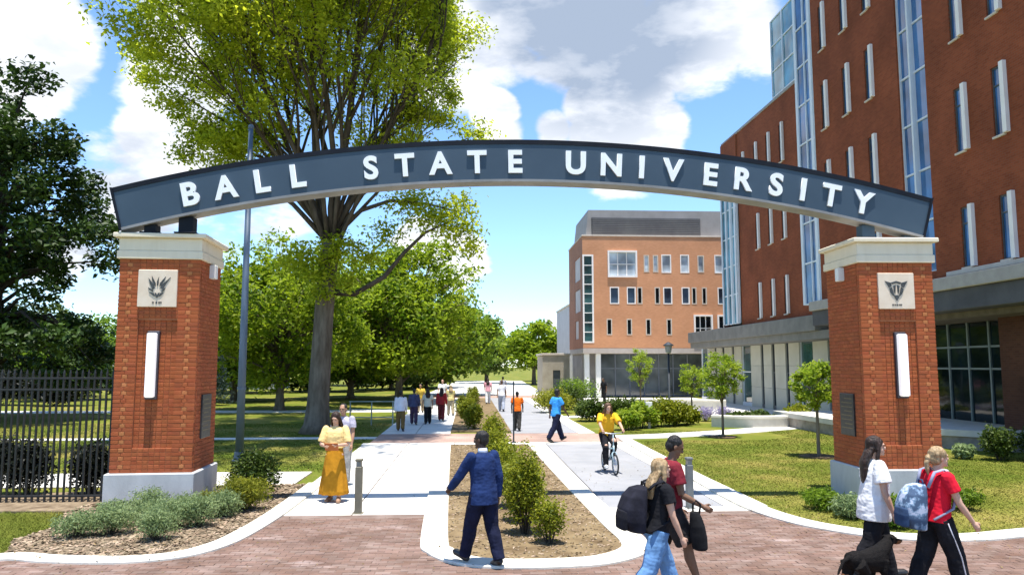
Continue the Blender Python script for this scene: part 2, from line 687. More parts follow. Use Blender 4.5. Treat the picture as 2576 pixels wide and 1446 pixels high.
# edges of the paving, all in metres on the ground
LEFT_LINE = smooth_line([(-9.5, 9.6), (-7.7, 10.55), (-6.45, 11.28), (-5.6, 11.12), (-4.75, 11.02), (-4.15, 11.2), (-3.86, 11.65), (-3.72, 12.3), (-3.61, 13.6), (-3.57, 15.5), (-3.57, 17.45)])
ISLE = smooth_line([(-0.58, 25.6), (-0.52, 22), (-0.4, 16), (-0.3, 11.9), (-0.2, 11.2), (0.1, 10.72), (0.6, 10.56), (1.25, 10.56), (1.75, 10.68), (2.15, 11.05), (2.28, 11.6), (2.22, 13), (2.1, 18), (1.96, 25.6)])
RIGHT_LINE = smooth_line([(5.8, 27.2), (5.72, 24), (5.6, 18), (5.52, 14.6), (5.72, 13.1), (6.15, 12.3), (6.8, 11.8), (7.7, 11.72), (8.8, 12.0), (10.5, 12.4), (14, 12.7), (30, 12.9)])

pl = [(-9.5, 2.0), (30, 2.0), (30, 12.9)] + RIGHT_LINE[::-1]
pl = [p for p in pl if p[1] < 13.95] + [(5.56, 13.9), (-3.6, 13.9)] + [p for p in LEFT_LINE[::-1] if p[1] < 13.9]
plaza = structure('brick_plaza', MB().prism(pl, -0.02, 0.033), M_JOINT)

beds = []
bed_left = [p for p in LEFT_LINE if p[0] > -6.46] + [(-5.0, 17.42), (-6.9, 16.9), (-12.5, 15.9), (-12.5, 14.75), (-7.3, 14.5), (-6.75, 13.2), (-6.9, 12.2)]
structure('mulch_bed', MB().prism(bed_left, -0.02, 0.045), M_MULCH)
structure('planting_island', MB().prism(ISLE, -0.02, 0.05), M_SOIL)

for nm, line, w in (('kerb', LEFT_LINE, -0.34), ('kerb', ISLE, -0.42), ('kerb', RIGHT_LINE, -0.42)):
    mb = MB()
    band_mb(mb, line, 0.0, w, -0.02, 0.075, 0.012)
    structure(nm, mb, M_KERB)

# mulch chips and soil crumbs on the beds: nobody could count them
def chips(name, poly, n, size, z, m):
    xs = np.array([p[0] for p in poly])
    ys = np.array([p[1] for p in poly])
    pts = []
    while len(pts) < n:
        x, y = rng.uniform(xs.min(), xs.max()), rng.uniform(ys.min(), ys.max())
        if in_poly(x, y, poly):
            pts.append((x, y))
    mb = MB()
    for (x, y) in pts:
        a, s = rng.uniform(0, 6.28), size * rng.uniform(0.5, 1.5)
        ux, uy = math.cos(a) * s, math.sin(a) * s
        vx, vy = -uy * 0.35, ux * 0.35
        t1, t2 = rng.uniform(0, 0.02), rng.uniform(0, 0.02)
        mb.add([(x - ux - vx, y - uy - vy, z), (x + ux - vx, y + uy - vy, z + t1), (x + ux + vx, y + uy + vy, z + t2 + .006), (x - ux + vx, y - uy + vy, z + .008)], [(0, 1, 2, 3)])
    o = mb.build(name, m)
    o['kind'] = 'stuff'


chips('mulch', [p for p in bed_left if p[0] > -8], 9000, 0.03, 0.047, M_CHIP)
chips('soil_crumbs', ISLE, 5000, 0.022, 0.052, M_CHIP)

# paths: separate cast slabs with open joints on a bed
def slabs(name, m, x0, x1, y0, y1, nx, ny, z=0.03, gap=0.022, skew=None):
    base = structure(name, MB().add([(x0, y0, 0.004), (x1, y0, 0.004), (x1, y1, 0.004), (x0, y1, 0.004)], [(0, 1, 2, 3)]), M_JOINT)
    dx, dy = (x1 - x0) / nx, (y1 - y0) / ny
    mb = MB().bbox(gap / 2 - dx / 2, dx / 2 - gap / 2, gap / 2 - dy / 2, dy / 2 - gap / 2, 0.004, z, 0.008)
    first = None
    for i in range(nx):
        for j in range(ny):
            loc = (x0 + (i + .5) * dx, y0 + (j + .5) * dy, rng.uniform(-0.002, 0.002))
            if first is None:
                first = mb.build('slab', m, base, loc=loc)
            else:
                inst(first, base, loc)
    return base


slabs('path', M_CONC, -3.55, -0.6, 13.9, 26.2, 2, 8)
slabs('path', M_CONC, 1.9, 2.62, 13.6, 26.2, 1, 8)
slabs('path', M_GREYC, 2.62, 4.85, 14.4, 26.2, 1, 7)
slabs('path', M_CONC, 4.85, 5.7, 14.4, 26.2, 1, 8)
slabs('path', M_CONC, 2.62, 5.55, 13.62, 14.4, 2, 1)
slabs('path', M_CONC, -3.6, 5.8, 25.9, 26.45, 6, 1, 0.034)
structure('crosswalk', MB().prism([(-3.4, 26.45), (5.75, 26.45), (5.5, 28.2), (4.9, 30.0), (-3.4, 30.0)], -0.02, 0.02), M_BAND)
slabs('path', M_CONC, -3.4, -0.7, 30.0, 62.0, 2, 10)
slabs('path', M_GREYC, 1.7, 4.3, 30.0, 62.0, 1, 10)
slabs('path', M_CONC, 4.3, 5.0, 30.0, 62.0, 1, 10)
structure('crosswalk', MB().prism([(-3.4, 62), (6.5, 62), (6.5, 68), (-3.4, 68)], -0.02, 0.02), M_BAND)
structure('path', MB().prism([(-4, 68), (7, 68), (9, 130), (-2, 130)], -0.02, 0.02), M_CONC)
structure('planting_bed', MB().prism([(-0.7, 30.7), (1.7, 30.7), (1.7, 60), (-0.7, 60)], -0.02, 0.06), M_SOIL)
slabs('sidewalk', M_CONC, -40, -3.9, 17.45, 19.57, 18, 1)
structure('path', MB().prism([(-60, 28.2), (-3.4, 28.2), (-3.4, 28.85), (-60, 28.85)], -0.02, 0.02), M_CONC)
structure('path', MB().prism([(-80, 44), (-3.4, 44), (-3.4, 46.0), (-80, 46.0)], -0.02, 0.02), M_CONC)
for w_line, w_w in (([(5.6, 27.6), (7.2, 27.9), (9.5, 28.9), (12, 30.3), (14.6, 32.2), (17, 35.0), (17.6, 42)], 1.5),
                    ([(4.6, 38.5), (6.5, 39.3), (9, 41), (12, 43), (16.5, 45)], 1.3)):
    ln = smooth_line(w_line)
    a, b = band(ln, 0, w_w)
    structure('path', MB().prism(a + b[::-1], -0.02, 0.02), M_CONC)
structure('forecourt', MB().prism([(8.5, 46), (18.4, 33.5), (18.4, 62), (8.5, 62)], -0.02, 0.016), M_CONC)

# ------------------------------------------------------------------ brick paving laid brick by brick
def right_of(line, x, y, off):
    """True when (x,y) is on the paving side of a kerb line."""
    best, side = 1e9, 0
    for i in range(len(line) - 1):
        ax, ay = line[i]
        bx, by = line[i + 1]
        L2 = (bx - ax) ** 2 + (by - ay) ** 2
        if L2 < 1e-9:
            continue
        t = max(0, min(1, ((x - ax) * (bx - ax) + (y - ay) * (by - ay)) / L2))
        dx, dy = x - ax - t * (bx - ax), y - ay - t * (by - ay)
        dd = dx * dx + dy * dy
        if dd < best:
            best, side = dd, (bx - ax) * (y - ay) - (by - ay) * (x - ax)
    return side < 0 and best > off * off


def lay_pavers():
    spots = []
    bx, by = 0.208, 0.108
    row = 0
    y = 7.9
    while y < 13.86:
        x = -9.4 + (bx / 2 if row % 2 else 0)
        while x < 14:
            # only where the camera can see the ground
            if abs(math.atan2(x, y) - YAW) < 0.66 and y * y + x * x > 60:
                in_gap = -0.62 < x < 2.45 and y > 10.6
                if not in_gap or not in_poly(x, y, ISLE):
                    ok = right_of(LEFT_LINE, x, y, 0.22) and right_of(ISLE, x, y, 0.28) and right_of(RIGHT_LINE, x, y, 0.28)
                    if ok:
                        if y < 13.56 or (x > -3.2 and x < -0.9 and y < 13.5):
                            spots.append((x, y))
            x += bx
        y += by
        row += 1
    # the ones in view on the left paving and just in front of the camera show largest
    view = [(x, y) for (x, y) in spots if y > 10.15]
    view.sort(key=lambda p: p[0] ** 2 + p[1] ** 2)
    single = set(view[:298])
    mb0 = MB().bbox(-0.1, 0.1, -0.05, 0.05, 0.02, 0.04, 0.003)
    protos = []
    k = 0
    for p in view[:298]:
        c = int(rng.integers(0, 3))
        loc = (p[0] + rng.normal(0, .0015), p[1] + rng.normal(0, .0015), rng.normal(0, .0018))
        rot = (rng.normal(0, .006), rng.normal(0, .006), rng.normal(0, .012))
        while len(protos) < 3:
            protos.append(None)
        if protos[c] is None:
            protos[c] = mb0.build('brick', M_PAV[c], plaza, loc=loc)
            protos[c].rotation_euler = rot
        else:
            inst(protos[c], plaza, loc, rot)
    mb = MB()
    for p in spots:
        if p in single:
            continue
        z = rng.normal(0, .0016)
        j = rng.normal(0, .0015)
        mb.bbox(p[0] - .1 + j, p[0] + .1 + j, p[1] - .05, p[1] + .05, 0.02 + z, 0.04 + z, 0.003, int(rng.integers(0, 3)))
    o = mb.build('brick_field', M_PAV_ALL, plaza)
    o['kind'] = 'stuff'


lay_pavers()

# ================================================================== GATEWAY
M_BRICK = [mat('gate_brick_' + n, c, 0.85, c2, 9, 6, (0.3, 0.7), objrand=0.08, bump=0.3, bscale=90, spec=0.2, coords='OBJ') for n, c, c2 in (
    ('red', (0.32, 0.076, 0.028), (0.39, 0.105, 0.039)), ('orange', (0.355, 0.092, 0.032), (0.42, 0.122, 0.044)), ('brown', (0.31, 0.08, 0.032), (0.38, 0.105, 0.042)), ('pale', (0.43, 0.145, 0.05), (0.53, 0.21, 0.08)))]
M_BRICK_S = [mat('gate_brickwork_' + n, c, 0.85, c2, 9, 6, (0.3, 0.7), island=0.08, bump=0.3, bscale=90, spec=0.2, coords='OBJ') for n, c, c2 in (
    ('red', (0.32, 0.076, 0.028), (0.39, 0.105, 0.039)), ('orange', (0.355, 0.092, 0.032), (0.42, 0.122, 0.044)), ('brown', (0.31, 0.08, 0.032), (0.38, 0.105, 0.042)), ('pale', (0.43, 0.145, 0.05), (0.53, 0.21, 0.08)))]
M_MORTAR = mat('mortar', (0.33, 0.115, 0.05), 0.95, (0.40, 0.16, 0.075), 6, 4)
M_PLINTH = mat('plinth_concrete', (0.38, 0.385, 0.38), 0.85, (0.50, 0.505, 0.50), 2.2, 8, (0.25, 0.6), bump=0.15, bscale=50, spec=0.25, stretch=(1.2, 1.2, .5))
M_CAP = mat('cap_stone', (0.68, 0.585, 0.43), 0.85, (0.76, 0.67, 0.51), 3, 8, (0.2, 0.55), bump=0.15, bscale=50, spec=0.25, stretch=(1.6, 1.6, .25))
M_PLAQUE = mat('plaque_stone', (0.70, 0.57, 0.43), 0.8, (0.76, 0.64, 0.50), 5, 6, bump=0.1, bscale=80)
M_EMBLEM = mat('emblem_dark', (0.045, 0.05, 0.05), 0.6, (0.075, 0.08, 0.08), 20, 3)
M_LAMP = mat('lamp_diffuser', (0.82, 0.82, 0.85), 0.35, (0.86, 0.86, 0.88), 3, 2, spec=0.5)
M_LAMP.node_tree.nodes['Principled BSDF'].inputs['Emission Color'].default_value = (1, .97, .95, 1)      # a lit wall lamp
M_LAMP.node_tree.nodes['Principled BSDF'].inputs['Emission Strength'].default_value = 0.3
M_LAMPB = mat('lamp_housing', (0.03, 0.028, 0.04), 0.45, (0.05, 0.045, 0.06), 10, 2, spec=0.5)
M_BRONZE = mat('bronze', (0.018, 0.02, 0.022), 0.4, (0.04, 0.042, 0.045), 12, 4, spec=0.5)
M_WHITE = mat('white_paint', (0.75, 0.74, 0.71), 0.6, (0.8, 0.79, 0.77), 3, 4)

PW, PD = 1.50, 1.46          # brick shaft
Z0, Z1 = 0.66, 4.72


def plates(polys, y0, y1, mb=None):
    """Thin raised shapes on a face that looks towards -Y: polygons in (x,z)."""
    mb = mb or MB()
    for p in polys:
        n = len(p)
        ar = sum(p[i][0] * p[(i + 1) % n][1] - p[(i + 1) % n][0] * p[i][1] for i in range(n))
        if ar < 0:
            p = p[::-1]
        vs = [(x, y0, z) for x, z in p] + [(x, y1, z) for x, z in p]
        fs = [tuple(range(n)), tuple(range(2 * n - 1, n - 1, -1))] + [(i, i + n, (i + 1) % n + n, (i + 1) % n) for i in range(n)]
        mb.add(vs, fs)
    return mb


EMB_A = [  # a bird's head seen from the front with raised crest feathers
    [(-.17, .20), (-.06, .06), (-.05, .0), (-.09, -.03), (-.14, .09)], [(-.11, .24), (-.035, .10), (-.03, .04), (-.055, .05), (-.10, .15)],
    [(.24, .22), (.07, .06), (.055, .0), (.10, -.02), (.16, .09)], [(.15, .235), (.045, .10), (.035, .04), (.06, .05), (.12, .14)],
    [(.02, .22), (-.012, .13), (-.008, .05), (.012, .05), (.02, .13)],
    [(-.17, .02), (-.08, -.035), (-.075, -.075), (-.15, -.03)], [(.15, .02), (.085, -.03), (.08, -.075), (.13, -.04)],
    [(-.15, -.075), (-.06, -.09), (-.03, -.16), (-.07, -.145), (-.11, -.11)], [(.12, -.07), (.06, -.09), (.03, -.16), (.06, -.15), (.10, -.11)],
    [(-.045, -.085), (-.02, -.09), (0, -.13), (.02, -.09), (.045, -.085), (.02, -.17), (0, -.19), (-.02, -.17)]]
EMB_B = [
    [(-.23, .20), (-.10, .16), (-.10, .09), (-.15, .06), (-.18, .12)], [(.23, .20), (.10, .16), (.10, .09), (.15, .06), (.18, .12)],
    [(-.10, .17), (0, .20), (.10, .17), (.08, .135), (0, .155), (-.08, .135)],
    [(-.14, .05), (-.09, .08), (-.065, -.02), (-.04, -.12), (-.09, -.08), (-.13, -.02)], [(.14, .05), (.09, .08), (.065, -.02), (.04, -.12), (.09, -.08), (.13, -.02)],
    [(-.06, .10), (-.015, .12), (-.02, .0), (-.03, -.06), (-.055, .0)], [(.06, .10), (.015, .12), (.02, .0), (.03, -.06), (.055, .0)],
    [(-.03, -.085), (.03, -.085), (.045, -.13), (0, -.2), (-.045, -.13)]]
EMB_MARK_A = [[(x, -.30), (x + w, -.30), (x + w, -.255), (x, -.255)] for x, w in ((-.085, .012), (-.066, .012), (-.02, .03), (.03, .012), (.05, .02), (.078, .012))]
EMB_MARK_B = [[(x, -.295), (x + w, -.295), (x + w, -.262), (x, -.262)] for x, w in ((-.10, .012), (-.08, .02), (-.048, .02), (-.015, .03), (.03, .012), (.05, .02), (.08, .018))]


def pillar(loc, rz, label, inner, emb, marks, dz=0.0):
    t = thing('gate_pillar', label, 'pillar', loc, rz, 'brick pillars that carry the arched sign')
    mb = MB().bbox(-0.81, 0.81, -0.05, 1.57, -0.05, Z0, 0.02)
    mb.build('plinth', M_PLINTH, t)
    y0 = 0.03                                            # front face of the brick
    # mortar body with the recessed centre panel
    m = MB().box(-PW / 2 + .012, PW / 2 - .012, y0 + .055, y0 + PD - .012, Z0, Z1)
    m.box(-PW / 2 + .012, -.362, y0 + .012, y0 + .055, Z0, Z1).box(.362, PW / 2 - .012, y0 + .012, y0 + .055, Z0, Z1)
    m.box(-.362, .362, y0 + .012, y0 + .055, Z0, 1.12).box(-.362, .362, y0 + .012, y0 + .055, 3.54, Z1)
    m.build('mortar', M_MORTAR, t)
    bh, j = 0.0672, 0.0094
    n = int((Z1 - Z0) / (bh + j))
    pitch = (Z1 - Z0) / n
    front, other = [], []
    for k in range(n):
        z = Z0 + k * pitch + j / 2
        rec = 1.12 < z < 3.50
        for s in (-1, 1):
            xs = [.36, .555, .75] if k % 2 == 0 else [.36, .505, .605, .75]
            for a, b in zip(xs[:-1], xs[1:]):
                a, b = (a, b) if s > 0 else (-b, -a)
                c = 3 if (k % 2 and b - a < .11 and rng.random() < .8) else int(rng.choice([0, 1, 1, 2]))
                front.append((a + j / 2, b - j / 2, y0, z, c))
        for q in range(7):
            a = -.36 + q * .72 / 7
            b = a + .72 / 7
            front.append((a + j / 2, b - j / 2, y0 + (.04 if rec else 0), z, int(rng.choice([0, 1, 1, 1, 2]))))
        # side and rear faces, running bond
        for side in (-1, 1):
            off = .105 if k % 2 else 0
            y = y0 + .1
            e = y0 + PD
            cuts = [y] + [y + off * .9 + q * .21 for q in range(1 if off else 1, 8) if y + off * .9 + q * .21 < e - .03] + [e]
            for a, b in zip(cuts[:-1], cuts[1:]):
                x = PW / 2
                xa, xb = (x - .09, x) if side > 0 else (-x, -x + .09)
                other.append((xa, xb, a + j / 2, b - j / 2, z, int(rng.choice([0, 0, 1, 2]))))
        xx = -PW / 2 + .09
        while xx < PW / 2 - .1:
            b = min(xx + .21, PW / 2 - .09)
            other.append((xx + j / 2, b - j / 2, y0 + PD - .09, y0 + PD, z, int(rng.choice([0, 1, 2]))))
            xx = b
    cache = {}
    single = front[-300 - 60:-60] if len(front) > 360 else front[:300]
    sset = set(id(f) for f in single)
    for f in front:
        a, b, y, z, c = f
        if id(f) in sset:
            key = (round(b - a, 3), c)
            loc_ = ((a + b) / 2, y + rng.normal(0, .0012), z)
            if key not in cache:
                w = (b - a) / 2
                cache[key] = MB().bbox(-w, w, 0, .09, 0, bh, .005).build('brick', M_BRICK[c], t, loc=loc_)
            else:
                inst(cache[key], t, loc_)
        else:
            other.append((a, b, y, y + .09, z, c))
    mb = MB()
    for (xa, xb, ya, yb, z, c) in other:
        d = rng.normal(0, .001)
        mb.bbox(xa + d, xb + d, ya + d, yb + d, z, z + bh, .005, c)
    o = mb.build('brickwork', M_BRICK_S, t)
    o['kind'] = 'stuff'
    # cap: a frieze in two bands and a projecting top slab
    cap = MB().bbox(-.795, .795, -.01, 1.53, Z1, Z1 + .16, .012).bbox(-.77, .77, .012, 1.51, Z1 + .16, Z1 + .41, .012)
    cap.build('frieze', M_CAP, t)
    MB().bbox(-.86, .86, -.07, 1.6, Z1 + .41, Z1 + .50, .015).build('cap', M_CAP, t)
    # plaque with the emblem
    px, pz = -.02, 4.15
    pq = MB().bbox(-.36, .36, y0 - .04, y0 - .001, pz - .36, pz + .36, .01).build('plaque', M_PLAQUE, t, loc=(px, 0, 0))
    plates([[(x, z + pz) for x, z in p] for p in emb], y0 - .05, y0 - .04).build('emblem', M_EMBLEM, pq)
    plates([[(x, z + pz) for x, z in p] for p in marks], y0 - .046, y0 - .04).build('lettering', M_EMBLEM, pq)
    # tall wall lamp in the recess
    lx = -.06 if inner > 0 else .02
    lb = MB().bbox(-.11, .11, y0 - .02, y0 + .04, 2.03, 3.33, .01).build('lamp_housing', M_LAMPB, t, loc=(lx, 0, 0))
    MB().bbox(-.078, .078, y0 - .13, y0 - .021, 2.07, 3.29, .02).build('lamp_diffuser', M_LAMP, lb)
    # inner face: bronze tablet and the small white floodlight under the cap
    x = inner * PW / 2
    xa, xb = (x, x + .035) if inner > 0 else (x - .035, x)
    bp = MB().bbox(xa, xb, y0 + .40, y0 + 1.0, 1.25, 2.1, .008).build('bronze_tablet', M_BRONZE, t)
    xa2, xb2 = (xb, xb + .006) if inner > 0 else (xa - .006, xa)
    lm = MB()
    for r_ in range(8):
        lm.box(xa2, xb2, y0 + .46, y0 + (.94 if r_ % 3 else .8), 1.99 - r_ * .085, 2.01 - r_ * .085)
    lm.build('raised_line', mat('bronze_letters', (0.16, 0.14, 0.09), 0.35, (0.2, 0.17, 0.1), 8, 2, metal=0.6), bp)
    xa, xb = (x, x + .12) if inner > 0 else (x - .12, x)
    MB().bbox(xa, xb, y0 + .62, y0 + .78, Z1 - .30, Z1 - .02, .012).build('floodlight', M_WHITE, t)
    return t


LP = (-5.98, 14.85)
RP = (8.53, 14.55)
pillar((*LP, 0), R(3.0), 'brick pillar with bird plaque beside the black iron fence', 1, EMB_A, EMB_MARK_A)
pillar((*RP, 0), R(-2.0), 'brick pillar with bird plaque in front of the red brick academic building', -1, EMB_B, EMB_MARK_B)

# ------------------------------------------------------------------ the arched sign
M_BEAM = mat('sign_steel_blue', (0.036, 0.062, 0.092), 0.5, (0.048, 0.078, 0.112), 0.8, 5, (0.3, 0.7), spec=0.35)
M_EDGE = mat('sign_edge_dark', (0.004, 0.006, 0.012), 0.6, (0.008, 0.011, 0.018), 4, 3, spec=0.2)
M_SOFFIT = mat('sign_soffit_grey', (0.20, 0.20, 0.20), 0.6, (0.26, 0.26, 0.26), 2, 3)
M_LETTER = mat('letter_white', (0.83, 0.84, 0.86), 0.4, (0.86, 0.87, 0.88), 4, 2, spec=0.4)
SX, SY = 1.28, 14.76
RT, ZT = 31.3, 7.16
RB = RT - 0.84
ZC = ZT - RT
sign = thing('arched_sign', 'long slate blue arched sign lettered BALL STATE UNIVERSITY spanning both pillars', 'sign', (SX, SY, 0))


def arc(rad, a):
    return (rad * math.sin(a), ZC + rad * math.cos(a))


A0, A1 = -math.asin(8.08 / (RT - .4)), math.asin(8.08 / (RT - .4))
NA = 48
angs = [A0 + (A1 - A0) * i / NA for i in range(NA + 1)]


def arc_box(r0, r1, y0, y1, a0=None, a1=None):
    aa = angs if a0 is None else [a0 + (a1 - a0) * i / 8 for i in range(9)]
    rings = []
    for a in aa:
        x0, z0 = arc(r0, a)
        x1, z1 = arc(r1, a)
        rings.append([(x0, y0, z0), (x0, y1, z0), (x1, y1, z1), (x1, y0, z1)])
    return MB().loft(rings)


arc_box(RB + .05, RT - .075, 0.0, 0.36).build('beam', M_BEAM, sign)
arc_box(RT - .075, RT + .02, -0.012, 0.38).build('top_edge', M_EDGE, sign)
arc_box(RB, RB + .05, -0.025, 0.385).build('soffit', M_SOFFIT, sign)
for a, s in ((A0, -1), (A1, 1)):
    e = MB()
    x0, z0 = arc(RB - .0, a)
    x1, z1 = arc(RT + .02, a)
    d = .045 * s
    e.loft([[(x0, -.03, z0), (x0, .39, z0), (x1, .39, z1), (x1, -.03, z1)], [(x0 + d, -.03, z0), (x0 + d, .39, z0), (x1 + d, .39, z1), (x1 + d, -.03, z1)]])
    e.build('end_plate', M_EDGE, sign)
for x0, x1 in ((-7.58, -7.36), (-6.93, -6.66), (6.74, 7.0), (7.62, 7.84)):
    a = math.asin(((x0 + x1) / 2) / RB)
    zt = min(ZC + math.sqrt(RB * RB - x0 * x0), ZC + math.sqrt(RB * RB - x1 * x1)) + .03
    MB().bbox(x0, x1, .06, .30, Z1 + .5, zt, .01).build('post', M_BEAM if x0 > 0 else M_EDGE, sign)
    MB().bbox(x0 - .07, x1 + .07, .02, .34, Z1 + .5, Z1 + .53, .006).build('base_plate', M_EDGE, sign)

# letters as strokes of even width, square ends: one mesh each, faces merged so nothing overlaps
LETTERS = [('B', -5.44), ('A', -4.76), ('L', -4.08), ('L', -3.39), ('S', -1.96), ('T', -1.29), ('A', -0.59), ('T', 0.14), ('E', 0.89),
           ('U', 2.12), ('N', 2.84), ('I', 3.46), ('V', 4.10), ('E', 4.86), ('R', 5.52), ('S', 6.22), ('I', 6.78), ('T', 7.36), ('Y', 8.02)]


def letter_mesh(ch, h):
    cu = bpy.data.curves.new('letter', 'FONT')
    cu.body = ch
    cu.size = h / 0.73
    cu.align_x = 'CENTER'
    cu.extrude = 0.02
    cu.offset = 0.022
    cu.bevel_depth = 0.0
    cu.resolution_u = 6
    o = bpy.data.objects.new('letter', cu)
    COL.objects.link(o)
    dg = bpy.context.evaluated_depsgraph_get()
    me = bpy.data.meshes.new_from_object(o.evaluated_get(dg))
    bpy.data.objects.remove(o)
    bpy.data.curves.remove(cu)
    zs = [v.co.y for v in me.vertices]
    c = (min(zs) + max(zs)) / 2
    s = h / (max(zs) - min(zs))
    if ch in 'SU':
        s *= 1.03
    for v in me.vertices:
        v.co.y = (v.co.y - c) * s
        v.co.x *= s * 0.98
    return me


lcache = {}
for ch, wx in LETTERS:
    a = math.asin((wx - SX) / (RT - .42))
    x, z = arc(RT - .435, a)
    if ch not in lcache:
        lcache[ch] = letter_mesh(ch, 0.465)
        lcache[ch].materials.append(M_LETTER)
    o = bpy.data.objects.new('letter', lcache[ch])
    COL.objects.link(o)
    o.parent = sign
    o.location = (x, -0.022, z)
    o.rotation_euler = (R(90), a, 0)

# ================================================================== BUILDINGS
M_BR_X = brick_mat('building_brick_x', (0.225, 0.053, 0.02), (0.285, 0.073, 0.028), (0.21, 0.095, 0.055), 'x', patch=0.2)
M_BR_Y = brick_mat('building_brick_y', (0.27, 0.070, 0.032), (0.34, 0.10, 0.045), (0.26, 0.14, 0.10), 'y')
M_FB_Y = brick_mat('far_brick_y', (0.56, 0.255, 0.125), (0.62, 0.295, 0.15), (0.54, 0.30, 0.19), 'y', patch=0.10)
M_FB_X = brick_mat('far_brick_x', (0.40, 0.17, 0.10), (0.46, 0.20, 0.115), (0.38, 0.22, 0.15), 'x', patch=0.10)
M_FIN = mat('window_fin_white', (0.84, 0.78, 0.73), 0.6, (0.88, 0.83, 0.78), 2, 4)
M_SILL = mat('stone_sill', (0.55, 0.47, 0.39), 0.8, (0.62, 0.54, 0.45), 3, 5)
M_FRAME = mat('window_frame_light', (0.62, 0.66, 0.70), 0.5, (0.68, 0.71, 0.74), 3, 3, spec=0.4)
M_FRAMED = mat('window_frame_dark', (0.07, 0.08, 0.085), 0.5, (0.1, 0.11, 0.115), 5, 3, spec=0.4)
M_GLASS = glass_mat('window_glass', (0.05, 0.15, 0.34), 0.05, 1.5)
M_GLASS_L = glass_mat('stair_glass', (0.13, 0.32, 0.42), 0.05, 1.5)
M_GLASS_D = glass_mat('dark_glass', (0.006, 0.014, 0.017), 0.05, 1.35)
M_GLASS_G = glass_mat('green_glass', (0.03, 0.085, 0.085), 0.05)
M_STONE = mat('limestone_panel', (0.42, 0.41, 0.34), 0.85, (0.52, 0.51, 0.43), 0.8, 8, (0.3, 0.7), objrand=0.06, bump=0.1)
M_SOFF = mat('canopy_grey', (0.17, 0.165, 0.15), 0.8, (0.23, 0.22, 0.20), 1.2, 5)
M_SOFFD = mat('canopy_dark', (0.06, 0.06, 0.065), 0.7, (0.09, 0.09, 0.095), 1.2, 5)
M_ROOF = mat('roof_coping', (0.30, 0.29, 0.28), 0.7, (0.36, 0.35, 0.34), 2, 4)
M_PENT = mat('penthouse_metal', (0.21, 0.20, 0.19), 0.7, (0.25, 0.24, 0.23), 1, 4, spec=0.4)
M_PENTD = mat('penthouse_louvre', (0.11, 0.105, 0.105), 0.7, (0.14, 0.135, 0.13), 1, 4)
M_STONEW = mat('seat_wall_stone', (0.50, 0.47, 0.41), 0.9, (0.62, 0.59, 0.52), 2, 8, (0.3, 0.7), bump=0.2)
M_STONED = mat('wall_face_dark', (0.20, 0.175, 0.15), 0.9, (0.32, 0.29, 0.25), 3, 8, bump=0.3)


def wall_x(mb, X, th, y0, y1, z0, z1, holes):
    """A wall in the plane x=X (outer face), thickness th towards +x, with rectangular openings (ya,yb,za,zb)."""
    ys = sorted({y0, y1, *[h[0] for h in holes], *[h[1] for h in holes]})
    for a, b in zip(ys[:-1], ys[1:]):
        m = (a + b) / 2
        hs = sorted([(h[2], h[3]) for h in holes if h[0] < m < h[1]])
        z = z0
        for za, zb in hs:
            if za > z:
                mb.box(X, X + th, a, b, z, za)
            z = max(z, zb)
        if z < z1:
            mb.box(X, X + th, a, b, z, z1)


def wall_quads(axis, c, u0, u1, z0, z1, holes, depth):
    """One clean wall face with openings: face strips and reveals, no buried faces. axis 'x': plane x=c looking towards -x; 'y': plane y=c looking towards -y."""
    mb = MB()
    us = sorted({u0, u1, *[h[0] for h in holes], *[h[1] for h in holes]})
    P = (lambda u, d, z: (c + d, u, z)) if axis == 'x' else (lambda u, d, z: (u, c + d, z))
    flip = axis == 'x'

    def q(a, b, cc, d):
        mb.add([a, b, cc, d], [(3, 2, 1, 0) if flip else (0, 1, 2, 3)])
    for a, b in zip(us[:-1], us[1:]):
        m = (a + b) / 2
        hs = sorted([(h[2], h[3]) for h in holes if h[0] < m < h[1]])
        z = z0
        for za, zb in hs + [(z1, z1)]:
            if za > z:
                q(P(a, 0, z), P(b, 0, z), P(b, 0, za), P(a, 0, za))
            z = max(z, zb)
    for (a, b, za, zb) in holes:
        q(P(a, 0, za), P(a, depth, za), P(a, depth, zb), P(a, 0, zb))
        q(P(b, depth, za), P(b, 0, za), P(b, 0, zb), P(b, depth, zb))
        q(P(a, 0, za), P(b, 0, za), P(b, depth, za), P(a, depth, za))
        q(P(a, depth, zb), P(b, depth, zb), P(b, 0, zb), P(a, 0, zb))
    return mb


# ---------------------------------------------------------------- the red brick building on the right
bld = thing('academic_building', 'tall red brick academic building with narrow white finned windows right of the path', 'building', (0, 0, 0))
XW, XT = 17.0, 16.0
# (y centre, z bottom, z top) of every narrow window
wing_win = [(y, zb, zt) for y in (43.2, 41.3, 39.45) for zb, zt in ((5.42, 7.45), (9.5, 11.55), (13.75, 15.85))]
wing_win += [(45.3, 13.75, 15.85)]
tower_cols_a, tower_cols_b = (32.3, 30.35, 28.5), (23.1, 21.3)
tower_win = [(y, zb, zt) for y in tower_cols_a for zb, zt in ((6.0, 7.9), (9.65, 11.75), (13.3, 15.4), (17.0, 19.1))]
tower_win += [(y, zb, zt) for y in tower_cols_b for zb, zt in ((5.82, 7.78), (9.6, 11.75), (13.4, 15.5), (17.0, 19.1))]
tower_win += [(y, zb, zt) for y in (18.6, 16.8, 15.0) for zb, zt in ((5.82, 7.78), (9.6, 11.75), (13.4, 15.5))]
HW = 0.32                                               # half width of a narrow window
strip_t = (24.85, 26.55, 5.9, 20.6)                     # tall glass strip in the tower
strip_w = (33.35, 35.1, 5.55, 21.2)                     # glass stair strip between wing and tower
bay = (46.2, 49.0)

